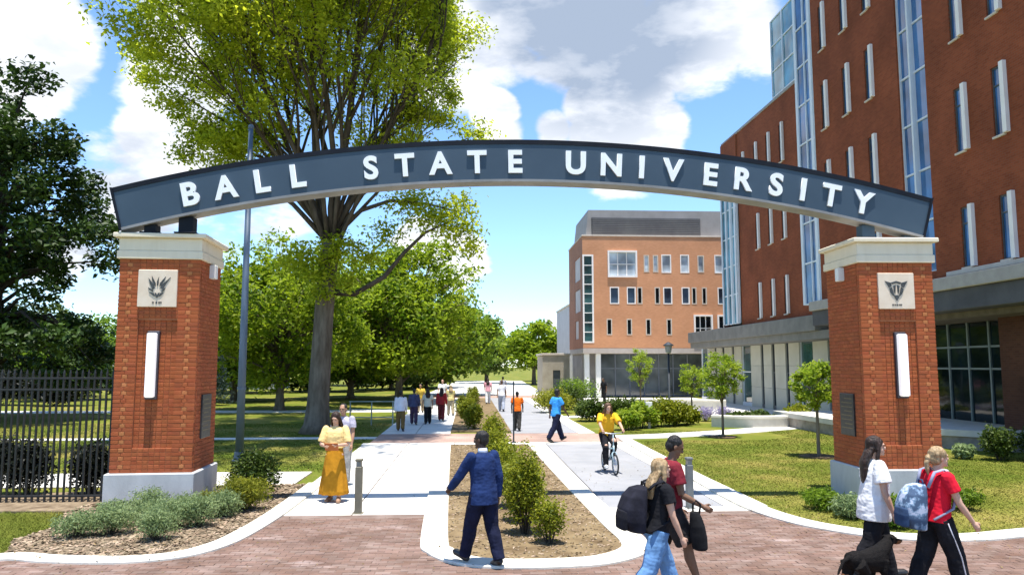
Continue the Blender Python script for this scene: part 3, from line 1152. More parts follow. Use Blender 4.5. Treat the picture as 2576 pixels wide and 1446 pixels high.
h = [(y - HW, y + HW, zb, zt) for y, zb, zt in wing_win]
wall_quads('x', XW, 35.62, 46.2, 5.13, 17.37, h, 0.3).build('wall', M_BR_X, bld)
h = [(y - HW, y + HW, zb, zt) for y, zb, zt in tower_win] + [(strip_t[0], strip_t[1], strip_t[2], strip_t[3])]
wall_quads('x', XT, 12.0, 33.33, 5.55, 21.2, h, 0.35).build('wall', M_BR_X, bld)
mb = MB()
mb.box(XW + .35, 34, 35.9, 49.0, 5.14, 17.3)             # bodies behind the facades
mb.box(XT + .4, 36, 12.02, 35.6, 5.6, 21.1)
mb.build('core', M_FRAMED, bld)
mb = MB().add([(XT, 33.33, 5.55), (XW, 33.33, 5.55), (XW, 33.33, 21.2), (XT, 33.33, 21.2)], [(0, 1, 2, 3)])
mb.add([(XW, 35.63, 17.37), (34, 35.63, 17.37), (34, 35.63, 21.2), (XW, 35.63, 21.2)], [(3, 2, 1, 0)])
mb.add([(XT, 12.0, 5.55), (36, 12.0, 5.55), (36, 12.0, 21.2), (XT, 12.0, 21.2)], [(0, 1, 2, 3)])
mb.build('wall', M_BR_Y, bld)
MB().bbox(XW - .06, 34, 35.62, 49.02, 17.37, 17.52, .01).bbox(XT - .06, 36, 11.94, 33.36, 21.2, 21.38, .01).build('coping', M_ROOF, bld)

# narrow windows: dark glass set back on the left, a projecting white fin on the right, a stone sill
proto = None


def make_fin_window(hh):
    w = MB()
    w.box(0.05, 0.12, -HW, HW, 0, .05).box(0.05, 0.12, -HW, HW, hh - .05, hh).box(0.05, 0.12, -HW, -HW + .04, .05, hh - .05).box(0.05, 0.12, HW - .04, HW, .05, hh - .05)
    w.box(0.05, 0.12, -HW + .04, HW - .04, hh * .72, hh * .72 + .04)
    o = w.build('window', M_FRAMED, bld)
    MB().add([(0.09, -HW + .04, .05), (0.09, HW - .04, .05), (0.09, HW - .04, hh - .05), (0.09, -HW + .04, hh - .05)], [(3, 2, 1, 0)]).build('pane', M_GLASS, o)
    MB().bbox(-.12, .045, -HW - .045, -HW + .13, -.02, hh + .02, .006).build('fin', M_FIN, o)
    MB().bbox(-.06, .045, -HW + .132, HW + .03, -.07, -.001, .006).build('sill', M_SILL, o)
    return o


protos = {}
for X, lst in ((XW, wing_win), (XT, tower_win)):
    for (y, zb, zt) in lst:
        hh = round(zt - zb, 2)
        if hh not in protos:
            protos[hh] = make_fin_window(hh)
            o = protos[hh]
        else:
            o = protos[hh].copy()
            COL.objects.link(o)
            o.parent = bld
            for ch in protos[hh].children:
                c = ch.copy()
                COL.objects.link(c)
                c.parent = o
        o.location = (X, y, zb)
MB().bbox(XT - .09, XT - .003, 18.0, 24.2, 5.62, 5.76, .01).build('string_course', M_SILL, bld)


def glass_strip(X, y0, y1, z0, z1, ny, nz, glass, frame, fin=None, name='glass_strip'):
    """A tall glazed strip in the plane x=X: panes one by one, mullions and transoms between them."""
    dy, dz = (y1 - y0) / ny, (z1 - z0) / nz
    fr = MB()
    for i in range(ny + 1):
        y = y0 + i * dy
        fr.box(X - .05, X + .08, y - .035, y + .035, z0, z1)
    for k in range(nz + 1):
        z = z0 + k * dz
        for i in range(ny):
            fr.box(X - .03, X + .08, y0 + i * dy + .036, y0 + (i + 1) * dy - .036, z - .035, z + .035)
    o = fr.build(name, frame, bld)
    first = None
    for i in range(ny):
        for k in range(nz):
            loc = (X + .02 + rng.normal(0, .002), y0 + (i + .5) * dy, z0 + (k + .5) * dz)
            rot = (0, rng.normal(0, .004), rng.normal(0, .006))
            if first is None:
                first = MB().box(0, .02, -dy / 2 + .03, dy / 2 - .03, -dz / 2 + .03, dz / 2 - .03).build('pane', glass, o, loc=loc)
                first.rotation_euler = rot
            else:
                inst(first, o, loc, rot)
    if fin:
        for y, w, p in fin:
            MB().bbox(X - p, X - .055, y - w, y + w, z0, z1, .01).build('fin', frame, o)
    return o


glass_strip(XT + .12, strip_t[0] + .02, strip_t[1] - .02, strip_t[2] + .02, strip_t[3] - .02, 2, 8, M_GLASS, M_FRAME, [(25.72, .05, .16)])
M_STAIRF = mat('stair_frame', (0.66, 0.72, 0.76), 0.45, (0.74, 0.78, 0.82), 2, 3, spec=0.4)
glass_strip(XT + .06, 33.40, 35.1, 5.55, 21.0, 2, 8, M_GLASS, M_STAIRF, [(33.55, .12, .10)])
MB().box(XT + .15, XW + .3, 35.14, 35.6, 5.55, 21.0).build('return_wall', M_STAIRF, bld)
glass_strip(XW - .03, 35.7, 40.2, 17.56, 22.0, 3, 3, M_GLASS_L, M_STAIRF, None)
MB().box(XW + .06, 22, 40.24, 40.3, 17.53, 22.0).box(XW + .06, 22, 35.7, 40.22, 22.04, 22.12).build('stair_head', M_GLASS_L, bld)
# glazed bay with white fins at the far end of the wing
glass_strip(XW - .12, 46.25, 49.0, 5.3, 14.6, 3, 5, M_GLASS_L, M_STAIRF, [(46.45, .12, .10), (47.3, .09, .10), (48.1, .09, .10), (48.95, .08, .10)])
MB().box(XW - .1, XW + .3, 46.2, 49.05, 14.62, 17.37).build('wall', M_BR_X, bld)
MB().add([(XW - .1, 49.05, 5.13), (34, 49.05, 5.13), (34, 49.05, 17.37), (XW - .1, 49.05, 17.37)], [(3, 2, 1, 0)]).build('wall', M_BR_Y, bld)

# ground storey of the wing: canopy band, stone panels with slots of glass
MB().bbox(XW - .28, XW + 2.2, 35.7, 57, 4.35, 5.12, .015).build('canopy', M_SOFF, bld)
MB().box(XW - .1, XW + 2.2, 34.0, 57, 3.95, 4.345).build('soffit', M_SOFF, bld)
XG = 18.4
y = 34.2
k = 0
slot_first = None
while y < 56:
    w = (1.55, 1.25, 1.7, 1.4)[k % 4]
    a = (0.5, 0.45, 1.7, 0.45)[k % 4]
    for zz in ((0.0, 1.3), (1.3, 2.65), (2.65, 3.95)):
        MB().bbox(XG, XG + .3, y + .008, y + w - .008, zz[0] + .006, zz[1] - .006, .008).build('panel', M_STONE, bld)
    g = MB().box(XG + .14, XG + .2, y + w, y + w + a, 0.25, 3.95)
    g.build('pane', M_GLASS_G if a > 1 else M_GLASS_D, bld)
    f = MB().box(XG + .08, XG + .24, y + w + .001, y + w + .06, .25, 3.95).box(XG + .08, XG + .24, y + w + a - .06, y + w + a - .001, .25, 3.95).box(XG + .08, XG + .24, y + w + .062, y + w + a - .062, 2.2, 2.27)
    f.box(XG + .02, XG + .28, y + w + .001, y + w + a - .001, 0, .248)
    f.build('mullion', M_FRAME if a > 1 else M_FRAMED, bld)
    y += w + a
    k += 1

# ground storey of the tower: deep canopy, dark glazed entrance, brick pier
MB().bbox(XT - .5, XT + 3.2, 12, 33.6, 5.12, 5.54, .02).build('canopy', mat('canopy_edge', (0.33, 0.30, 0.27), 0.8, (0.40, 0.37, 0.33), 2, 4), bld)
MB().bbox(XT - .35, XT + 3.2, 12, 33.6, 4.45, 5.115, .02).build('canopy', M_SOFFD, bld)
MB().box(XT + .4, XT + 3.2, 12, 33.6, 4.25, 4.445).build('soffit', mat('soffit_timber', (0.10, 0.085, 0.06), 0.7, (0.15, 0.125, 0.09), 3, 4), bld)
gy0, gy1 = 24.9, 33.0
fr = MB()
zs = [0.55, 2.55, 3.35, 4.25]
ysx = [gy0 + (gy1 - gy0) * i / 7 for i in range(8)]
for yv in ysx:
    fr.box(18.55, 18.68, yv - .04, yv + .04, .55, 4.25)
for z in zs[:-1]:
    for a, b in zip(ysx[:-1], ysx[1:]):
        fr.box(18.56, 18.67, a + .041, b - .041, z - .035, z + .035)
cw = fr.build('curtain_wall', mat('mullion_metal', (0.13, 0.17, 0.165), 0.45, (0.17, 0.21, 0.2), 4, 3, spec=0.5), bld)
for a, b in zip(ysx[:-1], ysx[1:]):
    for z0_, z1_ in zip(zs[:-1], zs[1:]):
        MB().box(18.61, 18.63, a + .03, b - .03, z0_ + .03, z1_ - .03).build('pane', M_GLASS_D, cw)
MB().bbox(18.4, 18.9, gy0, gy1, 0, .51, .02).build('base', M_SOFF, bld)
wall_quads('y', 24.2, 17.6, 22, 0, 4.25, [], 0).build('pier', brick_mat('shaded_pier_brick_y', (0.075, 0.03, 0.018), (0.10, 0.042, 0.024), (0.09, 0.055, 0.04), 'y'), bld)  # both pier faces: the canopy's shade is put into a darker brick colour
MB().add([(17.6, 12, 0), (17.6, 24.2, 0), (17.6, 24.2, 4.25), (17.6, 12, 4.25)], [(3, 2, 1, 0)]).build('pier', brick_mat('shaded_pier_brick_x', (0.075, 0.03, 0.018), (0.10, 0.042, 0.024), (0.09, 0.055, 0.04), 'x'), bld)
MB().box(18.9, 30, 24.3, 56, 0.05, 4.3).build('core', M_FRAMED, bld)

# ---------------------------------------------------------------- the far building
far = thing('brick_hall', 'orange brick hall with grey rooftop penthouse beyond the path', 'building', (0, 0, 0))
FX0, FX1, FY = 9.4, 30.0, 62.0
FZ0, FZ1 = 4.08, 13.4


def fw(x0, x1, y0, y1):
    """Window of the far front from its place on the facade, metres: x from the corner, z."""
    return (x0, x1, y0, y1)


row1 = [(11.62, 13.9, 10.05, 12.1, 'big'), (14.62, 14.98, 10.45, 11.8, 's'), (15.4, 15.75, 10.45, 11.8, 's'), (16.12, 16.85, 10.4, 11.85, 'w'), (17.72, 18.38, 10.4, 11.85, 'w'),
        (19.2, 19.65, 10.45, 11.8, 's'), (20.65, 21.4, 10.4, 11.85, 'w'), (22.6, 23.3, 10.4, 11.85, 'w')]
row2 = [(11.72, 12.4, 7.78, 9.1, 'w'), (13.15, 13.8, 7.78, 9.1, 'w'), (14.02, 14.36, 7.78, 9.1, 's'), (15.5, 15.85, 7.78, 9.1, 's'), (16.22, 16.88, 7.78, 9.1, 'w'), (17.78, 18.36, 7.78, 9.1, 'w'),
        (18.64, 18.95, 7.78, 9.1, 's'), (19.5, 19.82, 7.78, 9.1, 's'), (20.85, 21.4, 7.78, 9.1, 'w'), (22.6, 23.2, 7.78, 9.1, 'w')]
row3 = [(11.42, 11.78, 5.2, 6.45, 's'), (13.1, 13.45, 5.2, 6.45, 's'), (14.7, 15.05, 5.2, 6.45, 's'), (16.45, 16.8, 5.2, 6.45, 's'), (18.8, 20.2, 4.72, 6.75, 'big'), (20.8, 22.2, 4.72, 6.75, 'big')]
corner = (9.5, 10.22, 4.6, 11.75, 'strip')
fwin = row1 + row2 + row3
wall_quads('y', FY, FX0, FX1, FZ0, FZ1, [w[:4] for w in fwin] + [corner[:4]], 0.25).build('wall', M_FB_Y, far)
lefth = [(63.3, 66.6, 9.9, 11.9), (63.3, 66.6, 7.2, 9.15), (64.5, 66.5, 4.9, 6.5)]
wall_quads('x', FX0, FY, 70.5, FZ0, FZ1, lefth, 0.2).build('wall', M_FB_X, far)
MB().box(FX0 + .3, FX1, FY + .35, 70.4, FZ0 + .02, FZ1 - .05).build('core', M_FRAMED, far)
MB().bbox(FX0 - .05, FX1, FY - .05, 70.5, FZ1, FZ1 + .12, .01).build('coping', M_SILL, far)
M_PALE = mat('pale_panel', (0.62, 0.52, 0.46), 0.7, (0.68, 0.58, 0.52), 1, 3)
for (a, b, za, zb) in lefth:
    MB().box(FX0 + .05, FX0 + .1, a + .03, b - .03, za + .03, zb - .03).build('panel', M_PALE, far)
M_GLASS_P = glass_mat('pale_glass', (0.50, 0.58, 0.64), 0.08)
for (a, b, za, zb, kd) in fwin + [corner]:
    f = MB()
    t_ = .10 if kd in ('big', 'strip') else .05
    p = -.12 if kd == 'big' else -.02
    f.box(a - t_, a + .03, FY + p, FY + .16, za - t_, zb + t_).box(b - .03, b + t_, FY + p, FY + .16, za - t_, zb + t_)
    f.box(a + .031, b - .031, FY + p, FY + .16, za - t_, za + .03).box(a + .031, b - .031, FY + p, FY + .16, zb - .03, zb + t_)
    o = f.build('window', M_FIN if kd != 's' else M_SILL, far)
    nx, nz = {'big': (3, 2), 'strip': (1, 9), 'w': (1, 1), 's': (1, 1)}[kd]
    gl = M_GLASS_P if za > 10 else (M_GLASS_D if kd in ('s', 'big') else (M_GLASS_G if kd == 'strip' else glass_mat('far_glass', (0.05, 0.08, 0.12), 0.06, 1.5)))
    for i in range(nx):
        for j in range(nz):
            xa, xb = a + (b - a) * i / nx, a + (b - a) * (i + 1) / nx
            zc, zd = za + (zb - za) * j / nz, za + (zb - za) * (j + 1) / nz
            MB().box(xa + .035, xb - .035, FY + .10, FY + .12, zc + .035, zd - .035).build('pane', gl, o)
    if nx * nz > 1:
        m_ = MB()
        for i in range(1, nx):
            x = a + (b - a) * i / nx
            m_.box(x - .034, x + .034, FY + .05, FY + .15, za + .031, zb - .031)
        for j in range(1, nz):
            z = za + (zb - za) * j / nz
            for i in range(nx):
                m_.box(a + (b - a) * i / nx + .036, a + (b - a) * (i + 1) / nx - .036, FY + .05, FY + .14, z - .034, z + .034)
        m_.build('mullion', M_FIN, o)
# penthouse
PX0 = 10.0
ph = MB()
ph.loft([[(PX0 - .2, FY + .6, FZ1 + .1), (FX1, FY + .6, FZ1 + .1), (FX1, 70, FZ1 + .1), (PX0 - .2, 70, FZ1 + .1)], [(PX0 + .05, FY + .8, FZ1 + 2.4), (FX1, FY + .8, FZ1 + 2.4), (FX1, 70, FZ1 + 2.4), (PX0 + .05, 70, FZ1 + 2.4)]])
ph.build('penthouse', M_PENT, far)
lv = MB()
for k in range(9):
    z = FZ1 + .22 + k * .155
    lv.box(PX0 + .35, 19.6, FY + .42, FY + .56, z, z + .13)
lv.build('louvre', M_PENTD, far)
MB().box(PX0 + .3, 19.65, FY + .56, FY + .75, FZ1 + .13, FZ1 + 1.7).build('louvre_back', M_PENTD, far)
# recessed ground storey: slab edge, columns, glazing
MB().bbox(FX0, FX1, FY, 70, FZ0 - .45, FZ0 - .01, .02).build('slab_edge', mat('slab_edge', (0.42, 0.36, 0.32), 0.8, (0.48, 0.42, 0.37), 2, 3), far)
for x in (9.75, 10.7, 21.5):
    MB().bbox(x - .2, x + .2, FY + .3, FY + .7, 0, FZ0 - .46, .02).build('column', M_WHITE, far)
fr = MB()
xs_ = [11.2 + 1.25 * i for i in range(12)]
for x in xs_:
    fr.box(x - .04, x + .04, 64.1, 64.25, 0, FZ0 - .46)
for a, b in zip(xs_[:-1], xs_[1:]):
    for z in (.1, 2.4):
        fr.box(a + .041, b - .041, 64.12, 64.23, z - .04, z + .04)
gf = fr.build('glazing', mat('mullion_bluegrey', (0.16, 0.18, 0.24), 0.5, (0.2, 0.22, 0.28), 4, 3), far)
for i, (a, b) in enumerate(zip(xs_[:-1], xs_[1:])):
    for z0_, z1_ in ((.12, 2.38), (2.42, 3.6)):
        MB().box(a + .04, b - .04, 64.16, 64.19, z0_, z1_).build('pane', glass_mat('lobby_glass', (0.10, 0.12, 0.14), 0.1), gf)
MB().box(11, 26, 64.6, 70, 0, FZ0 - .46).box(9.6, 11.1, 64.0, 70, 0, FZ0 - .46).build('wall', mat('lobby_wall', (0.25, 0.23, 0.24), 0.8, (0.32, 0.3, 0.3), 1, 3), far)
# low stone block left of the hall
low = thing('stone_block', 'low tan stone block at the left foot of the orange brick hall', 'building', (0, 0, 0))
wall_quads('y', 72, 7.0, 9.6, 0, 3.6, [(8.0, 8.7, 0.05, 2.2)], .2).build('wall', mat('tan_stone', (0.36, 0.31, 0.24), 0.85, (0.44, 0.39, 0.31), 1.5, 6), low)
MB().box(7.05, 9.6, 72.25, 78, 0, 3.55).build('core', MATS['tan_stone'], low)
MB().box(8.02, 8.68, 72.12, 72.2, .05, 2.2).build('door', M_FRAMED, low)
MB().bbox(6.9, 9.7, 71.9, 78, 3.61, 3.8, .02).build('coping', M_SILL, low)
pale = thing('pale_block', 'tall pale grey block just left of the orange brick hall', 'building', (0, 0, 0))
wall_quads('y', 84, 11.2, 20, 0, 9.3, [], 0).build('wall', mat('pale_render', (0.48, 0.45, 0.44), 0.8, (0.54, 0.51, 0.5), 1, 4), pale)
MB().add([(11.2, 84, 0), (11.2, 96, 0), (11.2, 96, 9.3), (11.2, 84, 9.3)], [(3, 2, 1, 0)]).build('wall', MATS['pale_render'], pale)
MB().bbox(11.1, 20, 83.9, 96, 9.31, 9.5, .02).build('coping', M_SILL, pale)

# white house behind the trees on the left
hs = thing('white_house', 'low white house with grey roof among the trees behind the lawn', 'house', (-27.5, 86, 0))
wq = wall_quads('y', 0, -6, 6, 0, 2.6, [(-4.4, -3.2, .9, 2.1), (-1.2, -.2, .05, 2.1), (1.6, 2.8, .9, 2.1), (4, 5.2, .9, 2.1)], .15)
wq.add([(6, 0, 0), (6, 7, 0), (6, 7, 2.6), (6, 0, 2.6)], [(0, 1, 2, 3)])
wq.build('wall', M_WHITE, hs)
MB().add([(-6.4, -.4, 2.55), (6.4, -.4, 2.55), (6.4, 3.5, 4.3), (-6.4, 3.5, 4.3), (6.4, 7.4, 2.55), (-6.4, 7.4, 2.55)], [(0, 1, 2, 3), (3, 2, 4, 5), (0, 3, 5), (1, 4, 2)]).build('roof', M_SOFF, hs)
for a, b in ((-4.4, -3.2), (1.6, 2.8), (4, 5.2)):
    w_ = MB().box(a, a + .06, .05, .14, .9, 2.1).box(b - .06, b, .05, .14, .9, 2.1).box(a + .061, b - .061, .05, .14, .9, .96).box(a + .061, b - .061, .05, .14, 2.04, 2.1).build('window', M_FRAMED, hs)
    MB().box(a + .05, b - .05, .1, .12, .95, 2.05).build('pane', M_GLASS, w_)
MB().box(-1.18, -.22, .08, .14, .05, 2.08).build('door', mat('door_red', (0.3, 0.05, 0.04), .6), hs)

# ---------------------------------------------------------------- low walls
def seat_wall(label, line, w, h, group=None):
    t = thing('seat_wall', label, 'low wall', (line[0][0], line[0][1], 0), 0, group)
    ln = [(p[0] - line[0][0], p[1] - line[0][1]) for p in line]
    mb = MB()
    band_mb(mb, ln, 0, w, -.02, h - .1)
    mb.build('wall', M_STONEW, t)
    mb = MB()
    band_mb(mb, ln, -.05, w + .05, h - .1, h, .012)
    mb.build('coping', M_KERB, t)


seat_wall('curved low stone seat wall around the shrubs right of the slender middle tree', smooth_line([(10.6, 32.9), (12.2, 32.2), (13.6, 32.3), (14.5, 33.1)]), .45, .5)
seat_wall('low stone seat wall behind the young tree beside the right pillar', [(15.2, 31.2), (15.6, 30.4), (16.2, 28.9)], .45, .5)
seat_wall('long pale seat wall in front of the hall entrance', [(9.6, 46.5), (12.5, 46.2), (15.4, 45.0)], .5, .6)
rt = thing('retaining_wall', 'pale topped retaining wall under the dark glazed entrance', 'low wall', (0, 0, 0))
lnw = [(14.6, 25.2), (16.2, 23.6), (19.5, 22.2)]
rw = MB().prism([(13.9, 25.6), (16.5, 22.9), (30, 22.4), (30, 34), (13.9, 34)], -.02, .42)
rw.build('wall', M_STONED, rt)
MB().prism([(13.82, 25.57), (16.46, 22.82), (30, 22.3), (30, 34), (13.82, 34)], .42, .62).build('coping', M_STONEW, rt)

# ================================================================== FENCE, POLES, BOLLARDS
M_IRON = mat('black_iron', (0.012, 0.012, 0.013), 0.5, (0.02, 0.02, 0.021), 8, 3, spec=0.4)
fence = thing('iron_fence', 'black iron picket fence left of the brick pillar', 'fence', (-6.95, 15.45, 0))
FL = 6.4
for z in (.14, 2.18, 2.40):
    MB().bbox(-FL, 0.2, -.02, .02, z, z + .04, .004).build('rail', M_IRON, fence)
pk = None
npk = int(FL / .118)
pm = MB().box(-.017, .017, -.017, .017, .03, 2.52)
pm.loft([[(-.018, -.018, 2.52), (.018, -.018, 2.52), (.018, .018, 2.52), (-.018, .018, 2.52)], [(-.003, -.003, 2.60), (.003, -.003, 2.60), (.003, .003, 2.60), (-.003, .003, 2.60)]])
for i in range(npk):
    loc = (-.06 - i * .118, 0, 0)
    if pk is None:
        pk = pm.build('picket', M_IRON, fence, loc=loc)
    else:
        inst(pk, fence, loc)
for i in range(3):
    MB().bbox(-.035, .035, -.035, .035, 0, 2.62, .006).bbox(-.05, .05, -.05, .05, 2.62, 2.68, .012).build('post', M_IRON, fence, loc=(-2.42 - i * 2.36 + .06, .06, 0))

M_POLE = mat('pole_steel', (0.055, 0.085, 0.125), 0.5, (0.075, 0.11, 0.155), 1, 4, spec=0.5)
po = thing('steel_pole', 'tall blue grey steel pole on the lawn behind the left pillar', 'pole', (-6.46, 22.1, 0))
MB().tube([(0, 0, .25), (0, 0, 3), (0, 0, 9.6)], [.115, .105, .065], 16).build('shaft', M_POLE, po, True)
MB().tube([(0, 0, 0), (0, 0, .03), (0, 0, .04), (0, 0, .25)], [.2, .2, .15, .135], 16).build('base', M_POLE, po)
MB().ell((0, 0, 9.66), (.085, .085, .09)).build('finial', M_POLE, po, True)
MB().tube([(0, 0, 1.98), (0, 0, 2.06)], [.125, .125], 16).build('collar', M_POLE, po)


def bollard(loc, h, label, m):
    t = thing('bollard', label, 'bollard', loc, rng.uniform(-.1, .1), 'slim bollards at the mouths of the paths')
    MB().bbox(-.058, .058, -.058, .058, 0, h - .14, .01).build('post', m, t)
    MB().bbox(-.062, .062, -.062, .062, h - .05, h, .012).build('cap', m, t)
    MB().bbox(-.045, .045, -.045, .045, h - .14, h - .05, .004).build('lens', mat('bollard_lens', (0.2, 0.2, 0.17), 0.3, (0.25, 0.25, 0.22), 9, 2, spec=.5), t)
    MB().bbox(-.085, .085, -.085, .085, 0, .015, .004).build('base_plate', m, t)


bollard((-1.97, 14.05, .03), .97, 'slim tan bollard beside the woman in the long ochre skirt', mat('bollard_tan', (0.15, 0.135, 0.09), 0.6, (0.19, 0.17, 0.12), 3, 4, spec=.4))
bollard((4.14, 14.25, .03), .93, 'slim grey bollard behind the students at the right path', mat('bollard_grey', (0.12, 0.13, 0.125), 0.6, (0.16, 0.17, 0.165), 3, 4, spec=.4))

M_DKGREEN = mat('dark_post_paint', (0.015, 0.022, 0.03), 0.5, (0.025, 0.034, 0.042), 4, 3, spec=.4)
lp = thing('lamp_post', 'dark lamp post with round lantern in front of the far entrance', 'street lamp', (10.6, 39.8, 0))
MB().tube([(0, 0, 0), (0, 0, .5), (0, 0, .55), (0, 0, 3.3)], [.13, .11, .065, .05], 12).build('shaft', M_DKGREEN, lp, True)
ln = MB().tube([(0, 0, 3.3), (0, 0, 3.36), (0, 0, 3.7)], [.1, .15, .2], 14).build('lantern', mat('lantern_glass', (0.3, 0.3, 0.28), .3, spec=.5), lp)
MB().tube([(0, 0, 3.7), (0, 0, 3.74), (0, 0, 3.9)], [.28, .28, .05], 14).build('hood', M_DKGREEN, ln)
sp_ = thing('sign_post', 'small pale post among the low shrubs right of the cyclist', 'post', (7.7, 32.3, 0))
MB().bbox(-.05, .05, -.05, .05, 0, .9, .01).build('post', M_SILL, sp_)
MB().bbox(-.14, .14, -.03, .03, .9, 1.12, .01).build('panel', M_WHITE, sp_)
ps = thing('thin_post', 'thin dark marker post in the planting island behind the suited man', 'post', (1.55, 26.3, .03))
MB().tube([(0, 0, 0), (0, 0, 2.1)], [.028, .024], 8).build('shaft', M_DKGREEN, ps)
MB().tube([(0, 0, 0), (0, 0, .04)], [.09, .09], 10).build('base', M_DKGREEN, ps)

rl = thing('metal_railing', 'grey green metal railing beside the path near the big tree', 'railing', (-5.3, 34.6, 0))
M_RAIL = mat('railing_paint', (0.22, 0.27, 0.24), 0.5, (0.28, 0.33, 0.30), 4, 3, spec=.4)
for x in (0, .95, 1.9):
    MB().tube([(x, 0, 0), (x, 0, 1.05)], .03, 8).build('post', M_RAIL, rl)
for z in (.35, .7, 1.05):
    MB().tube([(-.05, 0, z), (1.95, 0, z)], .025, 8).build('rail', M_RAIL, rl)

# ================================================================== VEGETATION
LM_BIG = leaf_mat('leaf_locust', (0.17, 0.225, 0.006), (0.44, 0.47, 0.03), 0.55, 0.5)
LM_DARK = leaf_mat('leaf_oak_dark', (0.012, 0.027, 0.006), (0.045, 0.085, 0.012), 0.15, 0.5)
LM_MID = leaf_mat('leaf_maple', (0.06, 0.118, 0.005), (0.28, 0.345, 0.018), 0.48, 0.45)
LM_MID2 = leaf_mat('leaf_linden', (0.032, 0.08, 0.007), (0.20, 0.29, 0.02), 0.46, 0.45)
LM_FAR = leaf_mat('leaf_far', (0.09, 0.15, 0.025), (0.25, 0.31, 0.06), 0.38, 0.3)
LM_YOUNG = leaf_mat('leaf_young', (0.11, 0.19, 0.010), (0.31, 0.37, 0.03), 0.45, 1.5)
LM_BOX = leaf_mat('leaf_boxwood', (0.075, 0.105, 0.006), (0.27, 0.28, 0.016), 0.35, 5)
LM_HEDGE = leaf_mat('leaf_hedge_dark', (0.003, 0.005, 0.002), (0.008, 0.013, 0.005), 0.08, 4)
LM_SAGE = leaf_mat('leaf_sage', (0.12, 0.175, 0.07), (0.27, 0.34, 0.15), 0.35, 5)
LM_GOLD = leaf_mat('leaf_gold', (0.12, 0.14, 0.010), (0.30, 0.30, 0.03), 0.35, 6)
LM_DKSH = leaf_mat('leaf_shrub_dark', (0.022, 0.045, 0.008), (0.085, 0.125, 0.015), 0.25, 5)
LM_SPRUCE = leaf_mat('leaf_spruce', (0.03, 0.055, 0.05), (0.08, 0.12, 0.11), 0.15, 2)
LM_YEL = leaf_mat('leaf_yellowgreen', (0.10, 0.135, 0.008), (0.27, 0.28, 0.02), 0.4, 1.0)
M_BARK = mat('bark', (0.085, 0.066, 0.046), 0.95, (0.21, 0.175, 0.13), 5, 8, (0.3, 0.7), bump=0.9, bscale=14, stretch=(1, 1, .22), spec=.1)
M_BARKL = mat('bark_limb', (0.045, 0.034, 0.024), 0.95, (0.115, 0.092, 0.068), 5, 8, (0.3, 0.7), bump=0.8, bscale=14, stretch=(1, 1, .22), spec=.1)
M_BARKD = mat('bark_dark', (0.035, 0.028, 0.022), 0.95, (0.08, 0.065, 0.05), 5, 8, (0.3, 0.7), bump=0.8, bscale=14, stretch=(1, 1, .22), spec=.1)


def leaf_arrays(P, size, up=0.35, aspect=0.55, fold=0.25):
    """One rhombic leaf per point: 4 vertices, 2 triangles folded along the midrib."""
    n = len(P)
    nr = rng.normal(size=(n, 3))
    nr[:, 2] = np.abs(nr[:, 2]) + up
    nr /= np.linalg.norm(nr, axis=1, keepdims=True)
    a = rng.normal(size=(n, 3))
    a -= nr * (a * nr).sum(1, keepdims=True)
    a /= np.linalg.norm(a, axis=1, keepdims=True)
    b = np.cross(nr, a)
    s = (size * rng.uniform(0.6, 1.4, n))[:, None]
    V = np.stack([P - a * s, P + b * s * aspect + nr * s * fold, P + a * s, P - b * s * aspect + nr * s * fold], 1)
    V = V.reshape(-1, 3)
    i = np.arange(n)[:, None] * 4
    return V, np.concatenate([i + np.array([[0, 1, 2]]), i + np.array([[0, 2, 3]])], 1).reshape(-1, 3)


def crown_obj(name, P, size, m, parent, **kw):
    V, Fq = leaf_arrays(np.asarray(P), size, **kw)
    return mesh_np(name, V, Fq, m, parent)


def clump_points(c, r, n, shell=0.55):
    """Points in an ellipsoid, denser towards its skin, ragged."""
    d = rng.normal(size=(n, 3))
    d /= np.linalg.norm(d, axis=1, keepdims=True)
    rad = shell + (1 - shell) * rng.random(n) ** 0.7
    rad *= 1 + 0.16 * rng.normal(size=n)
    return np.asarray(c) + d * rad[:, None] * np.asarray(r)


